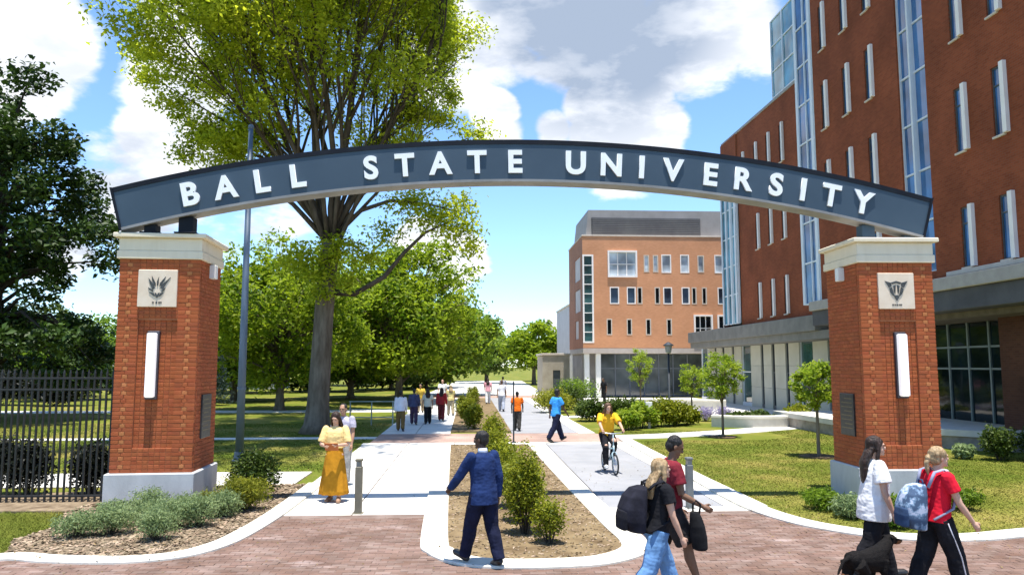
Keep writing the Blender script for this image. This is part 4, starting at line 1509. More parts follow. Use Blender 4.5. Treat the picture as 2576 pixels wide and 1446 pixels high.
class Tree:
    """Grows a tapered trunk and limbs; collects points along the twigs for leaves."""

    def __init__(self, seed):
        self.r = np.random.default_rng(seed)
        self.mb = MB()
        self.tips = []
        self.xlim = None

    def limb(self, p, d, L, r, level, maxl, kids, spread, up, bend=.25, taper=.45, nseg=6):
        p, d = np.array(p, float), np.array(d, float)
        d /= np.linalg.norm(d)
        pts, rads, dirs = [p.copy()], [r], [d.copy()]
        for i in range(nseg):
            d = d + self.r.normal(size=3) * bend / nseg * 1.6 + np.array([0, 0, up]) / nseg
            d /= np.linalg.norm(d)
            if self.xlim and abs(p[0] + .7) > self.xlim - 1.2 and d[0] * (p[0] + .7) > 0:
                d[0] *= .25
                d /= np.linalg.norm(d)
            p = p + d * L / nseg
            pts.append(p.copy())
            rads.append(r * (1 - (1 - taper) * (i + 1) / nseg))
            dirs.append(d.copy())
        if self.xlim and level >= 2 and abs(p[0] + .7) > self.xlim:
            return
        self.mb.tube(pts, rads, 9 if level == 0 else (6 if level < 2 else 4), caps=True)
        if level >= maxl:
            self.tips.append((pts, L))
            return
        if level == maxl - 1:
            self.tips.append((pts[3:], L * .5))
        nk = kids[level]
        for k in range(nk):
            t = 0.3 + 0.7 * (k + self.r.random() * .8) / nk if level > 0 else 0.55 + .45 * (k + self.r.random()) / nk
            t = min(t, 1.0)
            i = min(int(t * nseg), nseg - 1)
            f = t * nseg - i
            q = pts[i] * (1 - f) + pts[i + 1] * f
            dd = dirs[i]
            ax = self.r.normal(size=3)
            ax -= dd * (ax @ dd)
            ax /= np.linalg.norm(ax)
            an = spread[level] * (0.6 + 0.8 * self.r.random())
            nd = dd * math.cos(an) + ax * math.sin(an)
            self.limb(q, nd, L * (0.5 + .3 * self.r.random()) * (1.0 if level else .8), rads[i] * (.5 + .15 * self.r.random()), level + 1, maxl, kids, spread, up, bend, taper * .6, max(4, nseg - 1))
        if level > 0:
            self.limb(pts[-1], dirs[-1], L * .6, rads[-1], level + 1, maxl, kids, spread, up, bend, .3, max(4, nseg - 1))

    def leaf_points(self, per_m, rad, droop=0.0):
        out = []
        for pts, L in self.tips:
            n = max(6, int(per_m * L))
            pa = np.array(pts)
            t = self.r.random(n) * (len(pa) - 1)
            i = np.minimum(t.astype(int), len(pa) - 2)
            f = (t - i)[:, None]
            q = pa[i] * (1 - f) + pa[i + 1] * f
            q = q + self.r.normal(size=(n, 3)) * rad * np.array([1, 1, .8])
            q[:, 2] -= np.abs(self.r.normal(size=n)) * droop
            out.append(q)
        return np.concatenate(out)


def tree_thing(name, label, loc, group=None, cat='tree'):
    return thing(name, label, cat, loc, 0, group)


# ---------------------------------------------------------------- the big tree with the fan of limbs
bt = tree_thing('shade_tree', 'huge yellow green tree with a fan of upright limbs behind the sign', (-6.0, 30.6, 0))
T = Tree(5)
T.xlim = 6.2
trunk = [(0, 0, 0), (.02, 0, .35), (.05, 0, 1.2), (.12, 0, 3), (.2, 0, 5), (.3, 0, 6.6), (.42, 0, 7.6)]
T.mb.tube(trunk, [.70, .52, .44, .40, .38, .38, .40], 16)
T.mb.build('trunk', M_BARK, bt, True)
T.mb = MB()
limbs = [(-.80, .1, 1.0, 9.5, .17), (-.62, -.25, 1.0, 10.5, .18), (-.45, .3, 1.0, 11.5, .18), (-.28, -.1, 1.0, 12, .19), (-.12, .35, 1.0, 12, .18), (.08, -.2, 1.0, 13.5, .24),
         (.30, -.25, 1.0, 12.5, .19), (.52, -.05, 1.0, 11, .17), (.70, .3, 1.0, 9.5, .15), (-.95, -.35, .9, 7.5, .13), (.8, -.4, .9, 8.0, .13), (0, .6, 1, 11, .15), (-.3, -.7, 1, 10.5, .14), (.45, -.7, 1, 10.5, .14)]
for (dx, dy, dz, L, r_) in limbs:
    T.limb((.40 + dx * .22, dy * .22, 7.1 + T.r.random() * .8), (dx * .52, dy * .7, dz), L, r_ * .72, 1, 3, (0, 8, 5), (0, .46, .54), .10, .40, .42, 8)
T.mb.build('limb', M_BARKL, bt, True)
lp_ = T.leaf_points(84, .30, .16)
# the lower limbs: one arches out to the right, small sprays on the left and round the trunk
T2 = Tree(8)
EDGE = [(-6.6, 14.3), (-5.8, 13.1), (-4.6, 12.5), (-3.4, 12.0), (-7.2, 15.6), (-6.9, 16.7), (3.9, 13.5), (4.7, 12.7), (5.2, 14.3), (3.1, 12.2), (5.9, 12.1), (5.7, 15.6), (-2.2, 12.2), (2.0, 12.0), (5.9, 16.8), (-5.2, 14.6), (4.2, 15)]
T2.mb.tube([(.35, 0, 5.6), (1.4, -.2, 5.5), (2.6, -.3, 6.2), (3.3, -.3, 7.1), (4.2, -.3, 8.0), (5.0, -.2, 8.4)], [.14, .11, .10, .08, .06, .03], 8)
T2.mb.tube([(.55, 0, 7.9), (1.6, -.2, 8.9), (2.8, -.3, 9.3), (4.2, -.3, 9.2), (5.4, -.3, 8.9)], [.12, .09, .07, .05, .02], 8)
T2.mb.tube([(.3, 0, 7.6), (-1.2, .2, 9.2), (-2.6, .3, 10.2), (-4.2, .3, 10.8)], [.12, .09, .06, .03], 8)
T2.mb.tube([(.5, 0, 7.6), (1.2, .3, 7.6), (2.0, .5, 7.0)], [.08, .05, .03], 6)
for x, z in EDGE:
    yy = T2.r.uniform(-.8, .8)
    s0 = .38 + .25 * np.sign(x) * min(1, abs(x) / 4)
    T2.mb.tube([(s0, 0, 7.9 + .12 * (z - 12)), (s0 + (x - s0) * .45, yy * .5, 7.9 + (z - 7.9) * .62), (x, yy, z - .2)], [.085, .05, .015], 6)
T2.mb.build('limb', M_BARKL, bt, True)
low = [((4.6, -.3, 8.6), (1.5, 1.0, .75), 900), ((5.6, -.2, 8.2), (1.1, 1.0, .75), 650), ((3.6, -.2, 9.3), (1.4, 1.0, .7), 700), ((5.6, -.2, 9.2), (.9, .9, .6), 380), ((2.6, 0, 8.0), (1.0, .9, .8), 420), ((1.8, .2, 7.0), (.9, .8, .7), 380),
       ((6.0, -.2, 7.4), (.8, .8, .5), 240), ((-4.2, .2, 10.7), (1.0, .9, .9), 480), ((-3.2, .2, 9.9), (1.0, .8, .6), 320), ((-4.4, .2, 9.6), (.6, .6, .5), 160),
       ((-4.9, .2, 11.9), (1.2, 1.0, .8), 900), ((-3.6, .3, 11.3), (1.1, .9, .6), 600), ((-5.6, .2, 11.2), (.8, .8, .5), 300), ((.1, -.6, 6.3), (1.1, .6, .8), 520), ((1.2, -.4, 6.0), (.7, .6, .6), 260), ((-1.0, -.3, 6.6), (.9, .6, .7), 300), ((0.6, -.5, 7.0), (.6, .4, .45), 140)]
low += [((x + T2.r.uniform(-.5, .5), T2.r.uniform(-.8, .8), z + T2.r.uniform(-.4, .4)), (T2.r.uniform(.5, 1.5), 1.2, T2.r.uniform(.3, .8)), int(T2.r.uniform(180, 560))) for x, z in EDGE for _ in range(2 if x < 0 else 1)]
low += [((T2.r.uniform(-4.6, 4.2), T2.r.uniform(-2, 2), T2.r.uniform(11.2, 14.5)), (.8, .8, .6), 230) for _ in range(34)]
low += [((-.5, -.7, 7.0), (1.2, .5, .6), 500), ((.9, -.7, 7.4), (.9, .5, .6), 380), ((.2, -.7, 5.5), (.8, .4, .5), 240)]
def airy(P):
    """Keeps the crown's outline and opens gaps in it."""
    out = []
    for p in P:
        hw = (3.2 + 3.6 * min(1, max(0, (p[2] - 10.5) / 4.0)) ** .6) * (1 + .22 * mnoise.noise(Vector((p[0] * .2, p[1] * .5, p[2] * .55))))
        q = abs(p[0] + .7) / hw
        if q > 1.12 or (q > .86 and T2.r.random() < (q - .86) * 4.5):
            continue
        n_ = mnoise.noise(Vector(p) * .5 + Vector((3.1, 0, 0))) + .5 * mnoise.noise(Vector(p) * 1.3)
        lim = -.02 + (.16 if p[0] > 2.2 else 0) + (.12 if p[2] < 12.5 else 0)
        if n_ < lim and T2.r.random() < .92:
            continue
        out.append(p)
    return np.array(out)


lp_ = airy(lp_)
P = np.concatenate([lp_] + [clump_points(c, r_, n, .1) for c, r_, n in low])
crown_obj('crown', P, .09, LM_BIG, bt, up=.3, aspect=.5)


# ---------------------------------------------------------------- other trees
def blob_tree(name, label, loc, H, trunk_h, rad, nclump, nleaf, lsize, m, seed, trunk_r=.2, group=None, squash=1.0, bark=None, gap=.0, shell=.45, lean=(0, 0), base=0.0):
    """Tapered trunk, limbs to every clump of the crown, leaves through each clump."""
    r_ = np.random.default_rng(seed)
    t = tree_thing(name, label, loc, group)
    mb = MB()
    top = trunk_h + (H - trunk_h) * .55
    pts = [(0, 0, 0), (0, 0, .12 * H / 5), (lean[0] * .4, lean[1] * .4, trunk_h), (lean[0], lean[1], top)]
    mb.tube(pts, [trunk_r * 1.5, trunk_r * 1.1, trunk_r * .85, trunk_r * .3], 10)
    Ps = []
    cz, rz_ = trunk_h + (H - trunk_h) * .5 + base, (H - trunk_h) * .5
    for k in range(nclump):
        g = math.acos(1 - 2 * (k + .5) / nclump)
        ph = k * 2.399963 + r_.uniform(-.4, .4)
        rr = (.52 + .48 * r_.random()) * (1 - gap * r_.random())
        c = np.array([rad * rr * math.sin(g) * math.cos(ph) + lean[0], rad * rr * math.sin(g) * math.sin(ph) + lean[1], cz + rz_ * rr * math.cos(g) * .92])
        cr = rad * r_.uniform(.24, .42)
        s = np.array([lean[0] * .5, lean[1] * .5, trunk_h + (top - trunk_h) * r_.uniform(.0, .7)])
        mid = (s + c) / 2 + np.array([0, 0, .06 * H * r_.random()])
        mb.tube([s, mid, c], [trunk_r * .38, trunk_r * .22, trunk_r * .07], 5)
        Ps.append(clump_points(c, (cr, cr, cr * .72 * squash), int(nleaf / nclump * r_.uniform(.7, 1.3)), shell))
    mb.build('trunk', bark or M_BARK, t, True)
    P = np.concatenate(Ps)
    if H > 5:
        sc = 2.6 / rad
        off = Vector((seed * 1.7, 0, 0))
        keep = [(mnoise.noise(Vector(p) * sc + off) + .5 * mnoise.noise(Vector(p) * sc * 2.7)) > -.16 or r_.random() < .12 for p in P]
        P = P[np.array(keep)]
    crown_obj('crown', P, lsize, m, t)
    return t


# dark tree at the left
dk = tree_thing('oak_tree', 'big dark oak at the left behind the iron fence', (-23.6, 38.5, 0))
T = Tree(21)
T.mb.tube([(0, 0, 0), (0, 0, .5), (.1, 0, 3), (.2, 0, 7), (.3, 0, 11), (.3, 0, 14)], [.75, .5, .42, .36, .2, .06], 12)
dpts = []
for k in range(120):
    g = math.acos(1 - 2 * (k + .5) / 120)
    ph = k * 2.399963
    rr = .35 + .65 * T.r.random() ** .6
    wide = 5.6 if math.cos(g) < .2 else 5.3
    c = np.array([wide * rr * math.sin(g) * math.cos(ph), wide * rr * math.sin(g) * math.sin(ph), 10.0 + 7.5 * rr * math.cos(g)])
    if c[2] < 6.5:
        c[0] *= 1.12
        c[1] *= 1.12
    if mnoise.noise(Vector(c) * .33) < -.16:
        continue
    s0 = np.array([.2, 0, min(max(c[2] - 1.5, 2.5), 12.5)])
    T.mb.tube([s0, (s0 + c) / 2 + np.array([0, 0, .5]), c], [.13, .08, .02], 5)
    cr = .7 + .75 * T.r.random()
    dpts.append(clump_points(c, (cr * 1.1, cr * 1.1, cr * .75), int(300 * cr ** 1.5), .35))
for k in range(26):
    a = k * 2.4
    c = np.array([6.3 * math.cos(a) * (.55 + .45 * T.r.random()), 6.3 * math.sin(a) * (.55 + .45 * T.r.random()), 1.9 + 2.6 * T.r.random()])
    T.mb.tube([(.15, 0, 4.5), (c[0] * .5, c[1] * .5, 5.2), c], [.12, .08, .015], 5)
    dpts.append(clump_points(c, (1.25, 1.25, .75), 330, .3))
T.mb.build('trunk', M_BARKD, dk, True)
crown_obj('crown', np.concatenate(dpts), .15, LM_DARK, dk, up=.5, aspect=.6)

blob_tree('maple_tree', 'bright green maple just left of the big trunk behind the lawn', (-11.2, 46, 0), 10.6, .9, 4.4, 52, 30000, .15, LM_MID, 31, .28)
blob_tree('maple_tree', 'bright green maple just right of the big trunk beside the path', (-5.0, 55, 0), 11.8, 1.2, 5.4, 60, 34000, .17, LM_MID, 32, .3)
blob_tree('linden_tree', 'dark green tree behind the trunk of the big shade tree', (-9.5, 62, 0), 10.5, .6, 5.0, 48, 26000, .2, LM_MID2, 33, .3)
blob_tree('linden_tree', 'deep green tree at the right edge of the tree row', (-2.2, 68, 0), 8.6, .9, 4.4, 42, 21000, .2, LM_MID2, 34, .28)
blob_tree('maple_tree', 'green tree behind the steel pole left of the big trunk', (-17.5, 58, 0), 9.0, .6, 4.8, 44, 21000, .19, LM_MID2, 35, .28)
for i, (x, y, H, r_, m, lab) in enumerate(((2.6, 112, 8.2, 4.6, LM_FAR, 'distant rounded tree at the end of the path, left of two'), (9.0, 105, 8.6, 4.6, LM_MID, 'distant yellow green tree just left of the tan stone block'),
                                           (-3.0, 125, 6.8, 5.5, LM_FAR, 'low distant tree behind the far crowd of walkers'), (14.0, 128, 7.0, 5, LM_FAR, 'distant tree mostly behind the orange brick hall'))):
    blob_tree('distant_tree', lab, (x, y, 0), H, 1.7, r_, 30, 9000, .3, m, 40 + i, .3, 'trees at the far end of the path')
for i, (x, y, H, r_, m, lab) in enumerate(((-44, 62, 8.5, 4.6, LM_MID2, 'bushy tree seen through the fence at the left edge'), (-36, 66, 7.6, 4.4, LM_DKSH, 'dark bushy tree behind the fence pickets'), (-30.5, 60, 5.6, 3.3, LM_MID2, 'small tree left of the pillar beyond the fence'),
                                           (-52, 76, 11, 6, LM_MID2, 'broad tree at the far left beyond the lawn'), (-29, 96, 9.5, 6, LM_MID2, 'distant tree behind the white house'), (-40, 92, 8.5, 6, LM_MID2, 'distant tree beyond the left lawn'), (-19, 100, 9, 6, LM_MID2, 'distant tree behind the steel pole'), (-11, 108, 8, 6, LM_FAR, 'hazy distant tree behind the maples'))):
    blob_tree('lawn_tree', lab, (x, y, 0), H, 1.0, r_, 28, 11000, .22, m, 60 + i, .25, 'trees beyond the left lawn')
for i, (x, y, H, r_, lab) in enumerate(((-14.5, 78, 8.0, 5, 'dark background tree left of the big trunk'), (-8.5, 84, 8.5, 5.2, 'dark background tree right behind the big trunk'), (-5.0, 90, 8.0, 5.2, 'dark background tree above the walkers on the left'), (-22.5, 74, 7.5, 4.6, 'dark background tree left of the steel pole'))):
    blob_tree('background_tree', lab, (x, y, 0), H, .3, r_, 34, 14000, .24, LM_DKSH, 80 + i, .25, 'dark trees behind the maples')
# blue green spruce beside the pillar
spz = tree_thing('spruce_tree', 'small blue green spruce behind the left pillar', (-17.0, 52, 0))
MB().tube([(0, 0, 0), (0, 0, 4.6)], [.14, .02], 8).build('trunk', M_BARKD, spz)
sp_pts = []
for k in range(60):
    z = .3 + 4.3 * k / 59
    rr = 1.35 * (1 - z / 4.9)
    a = k * 2.4
    sp_pts.append(clump_points((rr * .6 * math.cos(a), rr * .6 * math.sin(a), z), (rr * .55 + .1, rr * .55 + .1, .2), 90, .2))
crown_obj('crown', np.concatenate(sp_pts), .09, LM_SPRUCE, spz, up=.1, aspect=.25)

# young trees on the right lawn
M_RING = mat('mulch_ring', (0.06, 0.04, 0.022), 0.95, (0.17, 0.12, 0.07), 6, 6, bump=.8)


def young_tree(label, loc, H, rad, base, seed, n):
    t = blob_tree('young_tree', label, loc, H, base, rad, 26, n, .052, LM_YOUNG, seed, .05, 'young staked trees on the right lawn', gap=.15, shell=.1)
    ring = [(.5 * math.cos(a) * (1 + .12 * math.sin(3 * a)), .5 * math.sin(a)) for a in [2 * math.pi * i / 18 for i in range(18)]]
    MB().prism(ring, 0, .05).build('mulch_ring', M_RING, t)
    return t


young_tree('slender young tree in the middle of the right lawn', (9.45, 28.0, 0), 3.35, .82, 1.15, 71, 3800)
young_tree('young tree half hidden by the right brick pillar', (10.22, 21.9, 0), 3.05, .78, 1.3, 72, 4200)
young_tree('pale young tree in front of the far hall entrance', (10.35, 45.5, 0), 4.0, .85, 1.2, 73, 2600)
young_tree('faint young tree between the lamp post and the slender tree', (12.0, 40.5, 0), 2.9, .8, .9, 74, 2400)


# ---------------------------------------------------------------- shrubs
def shrub(name, label, loc, r, n, size, m, seed, group=None, clumps=7, stems=True, up=.3, cat='shrub', aspect=.55):
    r_ = np.random.default_rng(seed)
    t = thing(name, label, cat, loc, 0, group)
    Ps, mb = [], MB()
    for k in range(clumps):
        a = k * 2.4 + r_.uniform(-.3, .3)
        q = math.sqrt((k + .4) / clumps) * .62
        c = np.array([r[0] * q * math.cos(a), r[1] * q * math.sin(a), r[2] * (.5 + .42 * (1 - q) * r_.random())])
        cr = np.array([r[0] * .46, r[1] * .46, min(r[2] * .46, c[2] * .95)])
        Ps.append(clump_points(c, cr, int(n / clumps), .4))
        mb.tube([(c[0] * .25, c[1] * .25, 0), (c[0] * .7, c[1] * .7, c[2] * .6), c], [.014, .01, .004], 4)
    mb.build('stems', M_BARKD, t)
    P = np.concatenate(Ps)
    P[:, 2] = np.maximum(P[:, 2], .02)
    crown_obj('foliage', P, size, m, t, up=up, aspect=aspect)
    return t


G_I = 'clipped shrubs along the planting island'
shrub('boxwood_shrub', 'short olive shrub at the near tip of the planting island', (1.2, 11.5, .05), (.30, .30, .62), 2400, .022, LM_BOX, 81, G_I)
shrub('boxwood_shrub', 'tall bushy green shrub beside the suited man', (.90, 12.15, .05), (.40, .36, 1.12), 5200, .026, LM_BOX, 82, G_I, 12)
shrub('boxwood_shrub', 'second bushy shrub behind the suited man', (.92, 13.1, .05), (.36, .36, 1.0), 4000, .027, LM_BOX, 83, G_I, 10)
shrub('boxwood_shrub', 'third shrub along the planting island', (.78, 14.4, .05), (.34, .34, .95), 3000, .03, LM_BOX, 84, G_I, 9)
shrub('boxwood_shrub', 'olive shrub in the middle of the planting island', (.72, 16.4, .05), (.36, .36, .95), 2600, .033, LM_BOX, 85, G_I, 9)
shrub('boxwood_shrub', 'shrub past the middle of the planting island', (.68, 19.0, .05), (.40, .40, 1.0), 2600, .036, LM_BOX, 86, G_I, 9)
shrub('boxwood_shrub', 'shrub at the far end of the island before the crosswalk', (.70, 23.0, .05), (.45, .45, 1.05), 2400, .04, LM_BOX, 87, G_I, 9)
for i, (x, y, h_) in enumerate(((.22, 31.8, .9), (-.05, 35.5, .9), (-.3, 40, .95), (.2, 46, 1.0), (.3, 53, 1.0))):
    shrub('boxwood_shrub', ('big round shrub beyond the crosswalk above the suited man', 'second round shrub beyond the crosswalk', 'third round shrub beyond the crosswalk', 'fourth round shrub in the far planting bed', 'farthest round shrub in the far planting bed')[i],
          (x, y, .05), (.48, .48, h_), 2400, .05, LM_BOX, 90 + i, 'round shrubs in the far planting bed')
G_S = 'grey green sage mounds in front of the left pillar'
for i, (x, y, r_, lab) in enumerate(((-6.05, 12.35, .42, 'leftmost grey green mound near the kerb'), (-5.6, 12.5, .42, 'grey green mound second from the left near the kerb'), (-4.72, 12.05, .36, 'round grey green mound nearest the kerb'), (-5.25, 13.3, .44, 'grey green mound against the left part of the plinth'),
                                     (-4.85, 13.0, .40, 'grey green mound behind the one nearest the kerb'), (-4.45, 13.0, .36, 'grey green mound right of the plinth middle'), (-6.0, 13.6, .42, 'grey green mound against the plinth beside the fence'), (-4.3, 13.8, .36, 'grey green mound by the right corner of the plinth'), (-5.6, 13.9, .38, 'grey green mound touching the plinth front'), (-4.95, 13.9, .36, 'small grey green mound under the plinth front'))):
    shrub('sage_mound', lab, (x, y, .045), (r_, r_ * .9, .34 + .05 * (i % 3)), 2600, .026, LM_SAGE, 100 + i, G_S, 9, up=.2, aspect=.3)
shrub('dark_shrub', 'dark green shrub at the right corner of the left pillar', (-4.25, 15.6, .045), (.55, .5, .85), 3800, .036, LM_DKSH, 121, None, 10)
shrub('golden_grass', 'yellow green grassy clump in front of the dark shrub by the left pillar', (-4.12, 14.4, .045), (.50, .45, .56), 4200, .045, LM_GOLD, 122, None, 9, up=.05, cat='plant', aspect=.14)
shrub('golden_grass', 'small yellow green clump at the right corner of the left plinth', (-4.62, 14.35, .045), (.3, .3, .34), 1500, .04, LM_GOLD, 123, None, 7, up=.05, cat='plant', aspect=.14)
G_D = 'dark clipped shrubs behind the iron fence'
for i, (x, y, lab) in enumerate(((-7.75, 16.35, 'dark shrub behind the fence beside the left pillar'), (-9.05, 16.45, 'dark shrub behind the fence second from the pillar'), (-9.75, 16.5, 'dark shrub behind the fence third from the pillar'), (-10.6, 16.6, 'dark shrub behind the fence at the left edge'))):
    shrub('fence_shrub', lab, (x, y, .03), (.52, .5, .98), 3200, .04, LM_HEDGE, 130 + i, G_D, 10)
G_R = 'low green shrubs across the right lawn'
k = 0
for (x, y, rx, h_, m, lab) in ((5.9, 36.5, .9, .9, LM_DKSH, 'low shrub just right of the man in blue'), (7.6, 38.0, 1.1, .9, LM_DKSH, 'low dark shrub left of the cyclist beyond the lawn'), (6.6, 31.5, .7, .75, LM_YOUNG, 'light green shrub behind the cyclist'), (7.4, 32.4, .8, .95, LM_YOUNG, 'light green shrub right of the cyclist'),
                               (8.4, 33.2, .95, 1.05, LM_BOX, 'olive shrub in the shrub row right of the small pale post'), (9.2, 33.6, .85, .9, LM_BOX, 'olive shrub fourth in the row right of the cyclist'), (9.9, 34.2, .7, .75, LM_BOX, 'olive shrub at the right end of the row'),
                               (11.8, 33.2, .8, .5, LM_DKSH, 'low shrub inside the curved seat wall'), (12.9, 33.6, .9, .55, LM_DKSH, 'low shrub at the right inside the curved seat wall'), (14.9, 33.8, .8, .8, LM_BOX, 'shrub behind the right end of the curved seat wall'),
                               (4.8, 43, 1.4, 1.2, LM_GOLD, 'golden shrub beside the woman in orange far down the path'), (6.0, 46, 1.4, 1.3, LM_DKSH, 'dark shrub below the tan stone block'), (8.0, 56, 2.0, 1.5, LM_MID2, 'wide shrub at the foot of the orange hall'),
                               (15.0, 20.9, .62, .85, LM_DKSH, 'round dark green shrub below the retaining wall'), (16.0, 20.6, .7, .95, LM_DKSH, 'dark green shrub at the right edge below the wall'), (14.2, 21.3, .34, .35, LM_SAGE, 'small pale tuft beside the round shrub below the wall')):
    shrub('lawn_shrub', lab, (x, y, 0), (rx, rx * .85, h_), 2200, .05 if y < 30 else .075, m, 150 + k, G_R, 8)
    k += 1
for i, (x, y, lab) in enumerate(((-27, 52, 'dark bush across the left lawn beside the pillar'), (-31, 53, 'dark bush across the left lawn second from the pillar'), (-35.5, 53, 'dark bush across the left lawn third from the pillar'), (-40, 54, 'dark bush across the left lawn at the frame edge'))):
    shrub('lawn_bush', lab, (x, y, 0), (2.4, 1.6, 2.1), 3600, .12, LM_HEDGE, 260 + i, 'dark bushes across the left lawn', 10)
G_P = 'leafy perennials at the foot of the right pillar'
for i, (x, y, m, lab) in enumerate(((6.75, 13.35, LM_SAGE, 'pale perennial at the kerb left of the right pillar'), (7.2, 13.1, LM_DKSH, 'green perennial in front of the right plinth, left of two'), (7.7, 13.3, LM_MID2, 'green perennial under the front of the right plinth'), (6.6, 14.1, LM_MID2, 'green perennial by the left face of the right plinth'),
                                    (8.4, 13.6, LM_DKSH, 'green perennial between the two women and the right plinth'), (7.05, 12.55, LM_MID2, 'green perennial close to the curved kerb'), (9.2, 13.9, LM_MID2, 'green perennial at the right corner of the right plinth'))):
    shrub('perennial', lab, (x, y, 0), (.42, .38, .34), 1500, .045, m, 180 + i, G_P, 8, up=.15, cat='plant', aspect=.25)

LM_LAV = leaf_mat('leaf_lavender', (.22, .18, .34), (.50, .46, .62), .3, 4)
for i, (x, y, lab) in enumerate(((10.3, 36.0, 'lavender clump left of the slender tree'), (11.4, 36.2, 'lavender clump right behind the slender tree trunk'), (9.3, 36.6, 'lavender clump behind the olive shrub row'), (12.4, 36.4, 'lavender clump above the curved seat wall'))):
    shrub('lavender_plant', lab, (x, y, 0), (.6, .5, .62), 1300, .05, LM_LAV, 200 + i, 'lavender clumps behind the lawn', 8, up=.05, cat='plant', aspect=.25)

# ---------------------------------------------------------------- grass blades on the lawns in view
def blades(name, tests, n, h_, w_):
    out = []
    for (x0, x1, y0, y1, fn) in tests:
        m_ = int(n * (x1 - x0) * (y1 - y0) / sum((t[1] - t[0]) * (t[3] - t[2]) for t in tests))
        x, y = rng.uniform(x0, x1, m_), rng.uniform(y0, y1, m_)
        keep = np.array([fn(a, b) for a, b in zip(x, y)])
        out.append(np.stack([x[keep], y[keep]], 1))
    q = np.concatenate(out)
    m_ = len(q)
    a = rng.uniform(0, 6.28, m_)
    hh = h_ * rng.uniform(.5, 1.4, m_)
    ux, uy = np.cos(a) * w_, np.sin(a) * w_
    lx, ly = rng.normal(0, 1.5, m_) * hh, rng.normal(0, 1.5, m_) * hh
    V = np.zeros((m_, 3, 3))
    V[:, 0] = np.stack([q[:, 0] - ux, q[:, 1] - uy, np.zeros(m_)], 1)
    V[:, 1] = np.stack([q[:, 0] + ux, q[:, 1] + uy, np.zeros(m_)], 1)
    V[:, 2] = np.stack([q[:, 0] + lx, q[:, 1] + ly, hh], 1)
    mesh_np(name, V.reshape(-1, 3), np.arange(m_ * 3).reshape(-1, 3), M_GRASS_NEAR, kind='stuff')


def lawn_right(x, y):
    if y < 13.2:
        return not right_of(RIGHT_LINE, x, y, 0) and x > 5.9
    e = 5.75 + (.3 if y > 26 else 0)
    if x < e or (y > 27 and x < 12 and abs(y - (27.6 + (x - 5.6) ** 2 * .055)) < 1.9):
        return False
    return not (7.55 < x < 9.3 and 14.5 < y < 16.2)


blades('grass', [(5.5, 16, 11.8, 22, lawn_right)], 80000, .03, .009)
blades('grass', [(5.7, 15, 22, 31, lawn_right)], 40000, .03, .013)
blades('grass', [(-9.0, -6.3, 11.0, 14.5, lambda x, y: not in_poly(x, y, bed_left) and not right_of(LEFT_LINE, x, y, 0))], 22000, .055, .006)
blades('grass', [(-22, -3.6, 19.65, 28.1, lambda x, y: x < -3.62), (-22, -3.6, 28.95, 36, lambda x, y: x < -3.6)], 90000, .032, .013)

# fallen leaves and bits on the ground near the beds: nobody could count them
q = []
while len(q) < 1500:
    x, y = rng.uniform(-6.5, 9.5), rng.uniform(9.8, 20)
    if rng.random() < (.25 if -3 < x < 5 else .8):
        q.append((x, y, .082 if abs(y - 11) < 1 else .052))
V_, F_ = leaf_arrays(np.array(q), .022, up=2.5, aspect=.5)
mesh_np('leaf_litter', V_, F_, mat('dead_leaf', (.12, .075, .03), .9, (.26, .19, .08), 3, 3, island=.3), kind='stuff')

# ================================================================== PEOPLE
def remeshed(mb, voxel, smooth_it=4, name='figure', noise=0.0):
    """One continuous surface grown from the collected shapes."""
    me = mb.mesh(name)
    o = bpy.data.objects.new(name, me)
    COL.objects.link(o)
    r_ = o.modifiers.new('r', 'REMESH')
    r_.mode = 'VOXEL'
    r_.voxel_size = voxel
    s = o.modifiers.new('s', 'SMOOTH')
    s.iterations = smooth_it
    s.factor = .5
    dg = bpy.context.evaluated_depsgraph_get()
    out = bpy.data.meshes.new_from_object(o.evaluated_get(dg))
    bpy.data.objects.remove(o)
    bpy.data.meshes.remove(me)
    if noise:
        # creases: a few millimetres of uneven folds along the normals
        nr = [v.normal.copy() for v in out.vertices]
        for v, n_ in zip(out.vertices, nr):
            c = v.co
            f = mnoise.noise(Vector((c.x * 9, c.y * 9, c.z * 17))) + .6 * mnoise.noise(Vector((c.x * 24 + 5, c.y * 24, c.z * 36)))
            v.co = c + n_ * (f * noise)
        out.update()
    out.name = name
    return out


SKINS = {}


def skin(n, c):
    return mat('skin_' + n, c, 0.55, tuple(v * 1.12 for v in c), 14, 4, spec=.35)


def cloth(n, c, k=1.25, rough=.9, scale=7):
    return mat('cloth_' + n, tuple(v * .9 for v in c), rough, tuple(min(v * k, .9) for v in c), scale, 5, (.35, .65), bump=.25, bscale=14, spec=.15)


def rotx(v, a):
    c, s = math.cos(a), math.sin(a)
    return Vector((v[0], v[1] * c - v[2] * s, v[1] * s + v[2] * c))


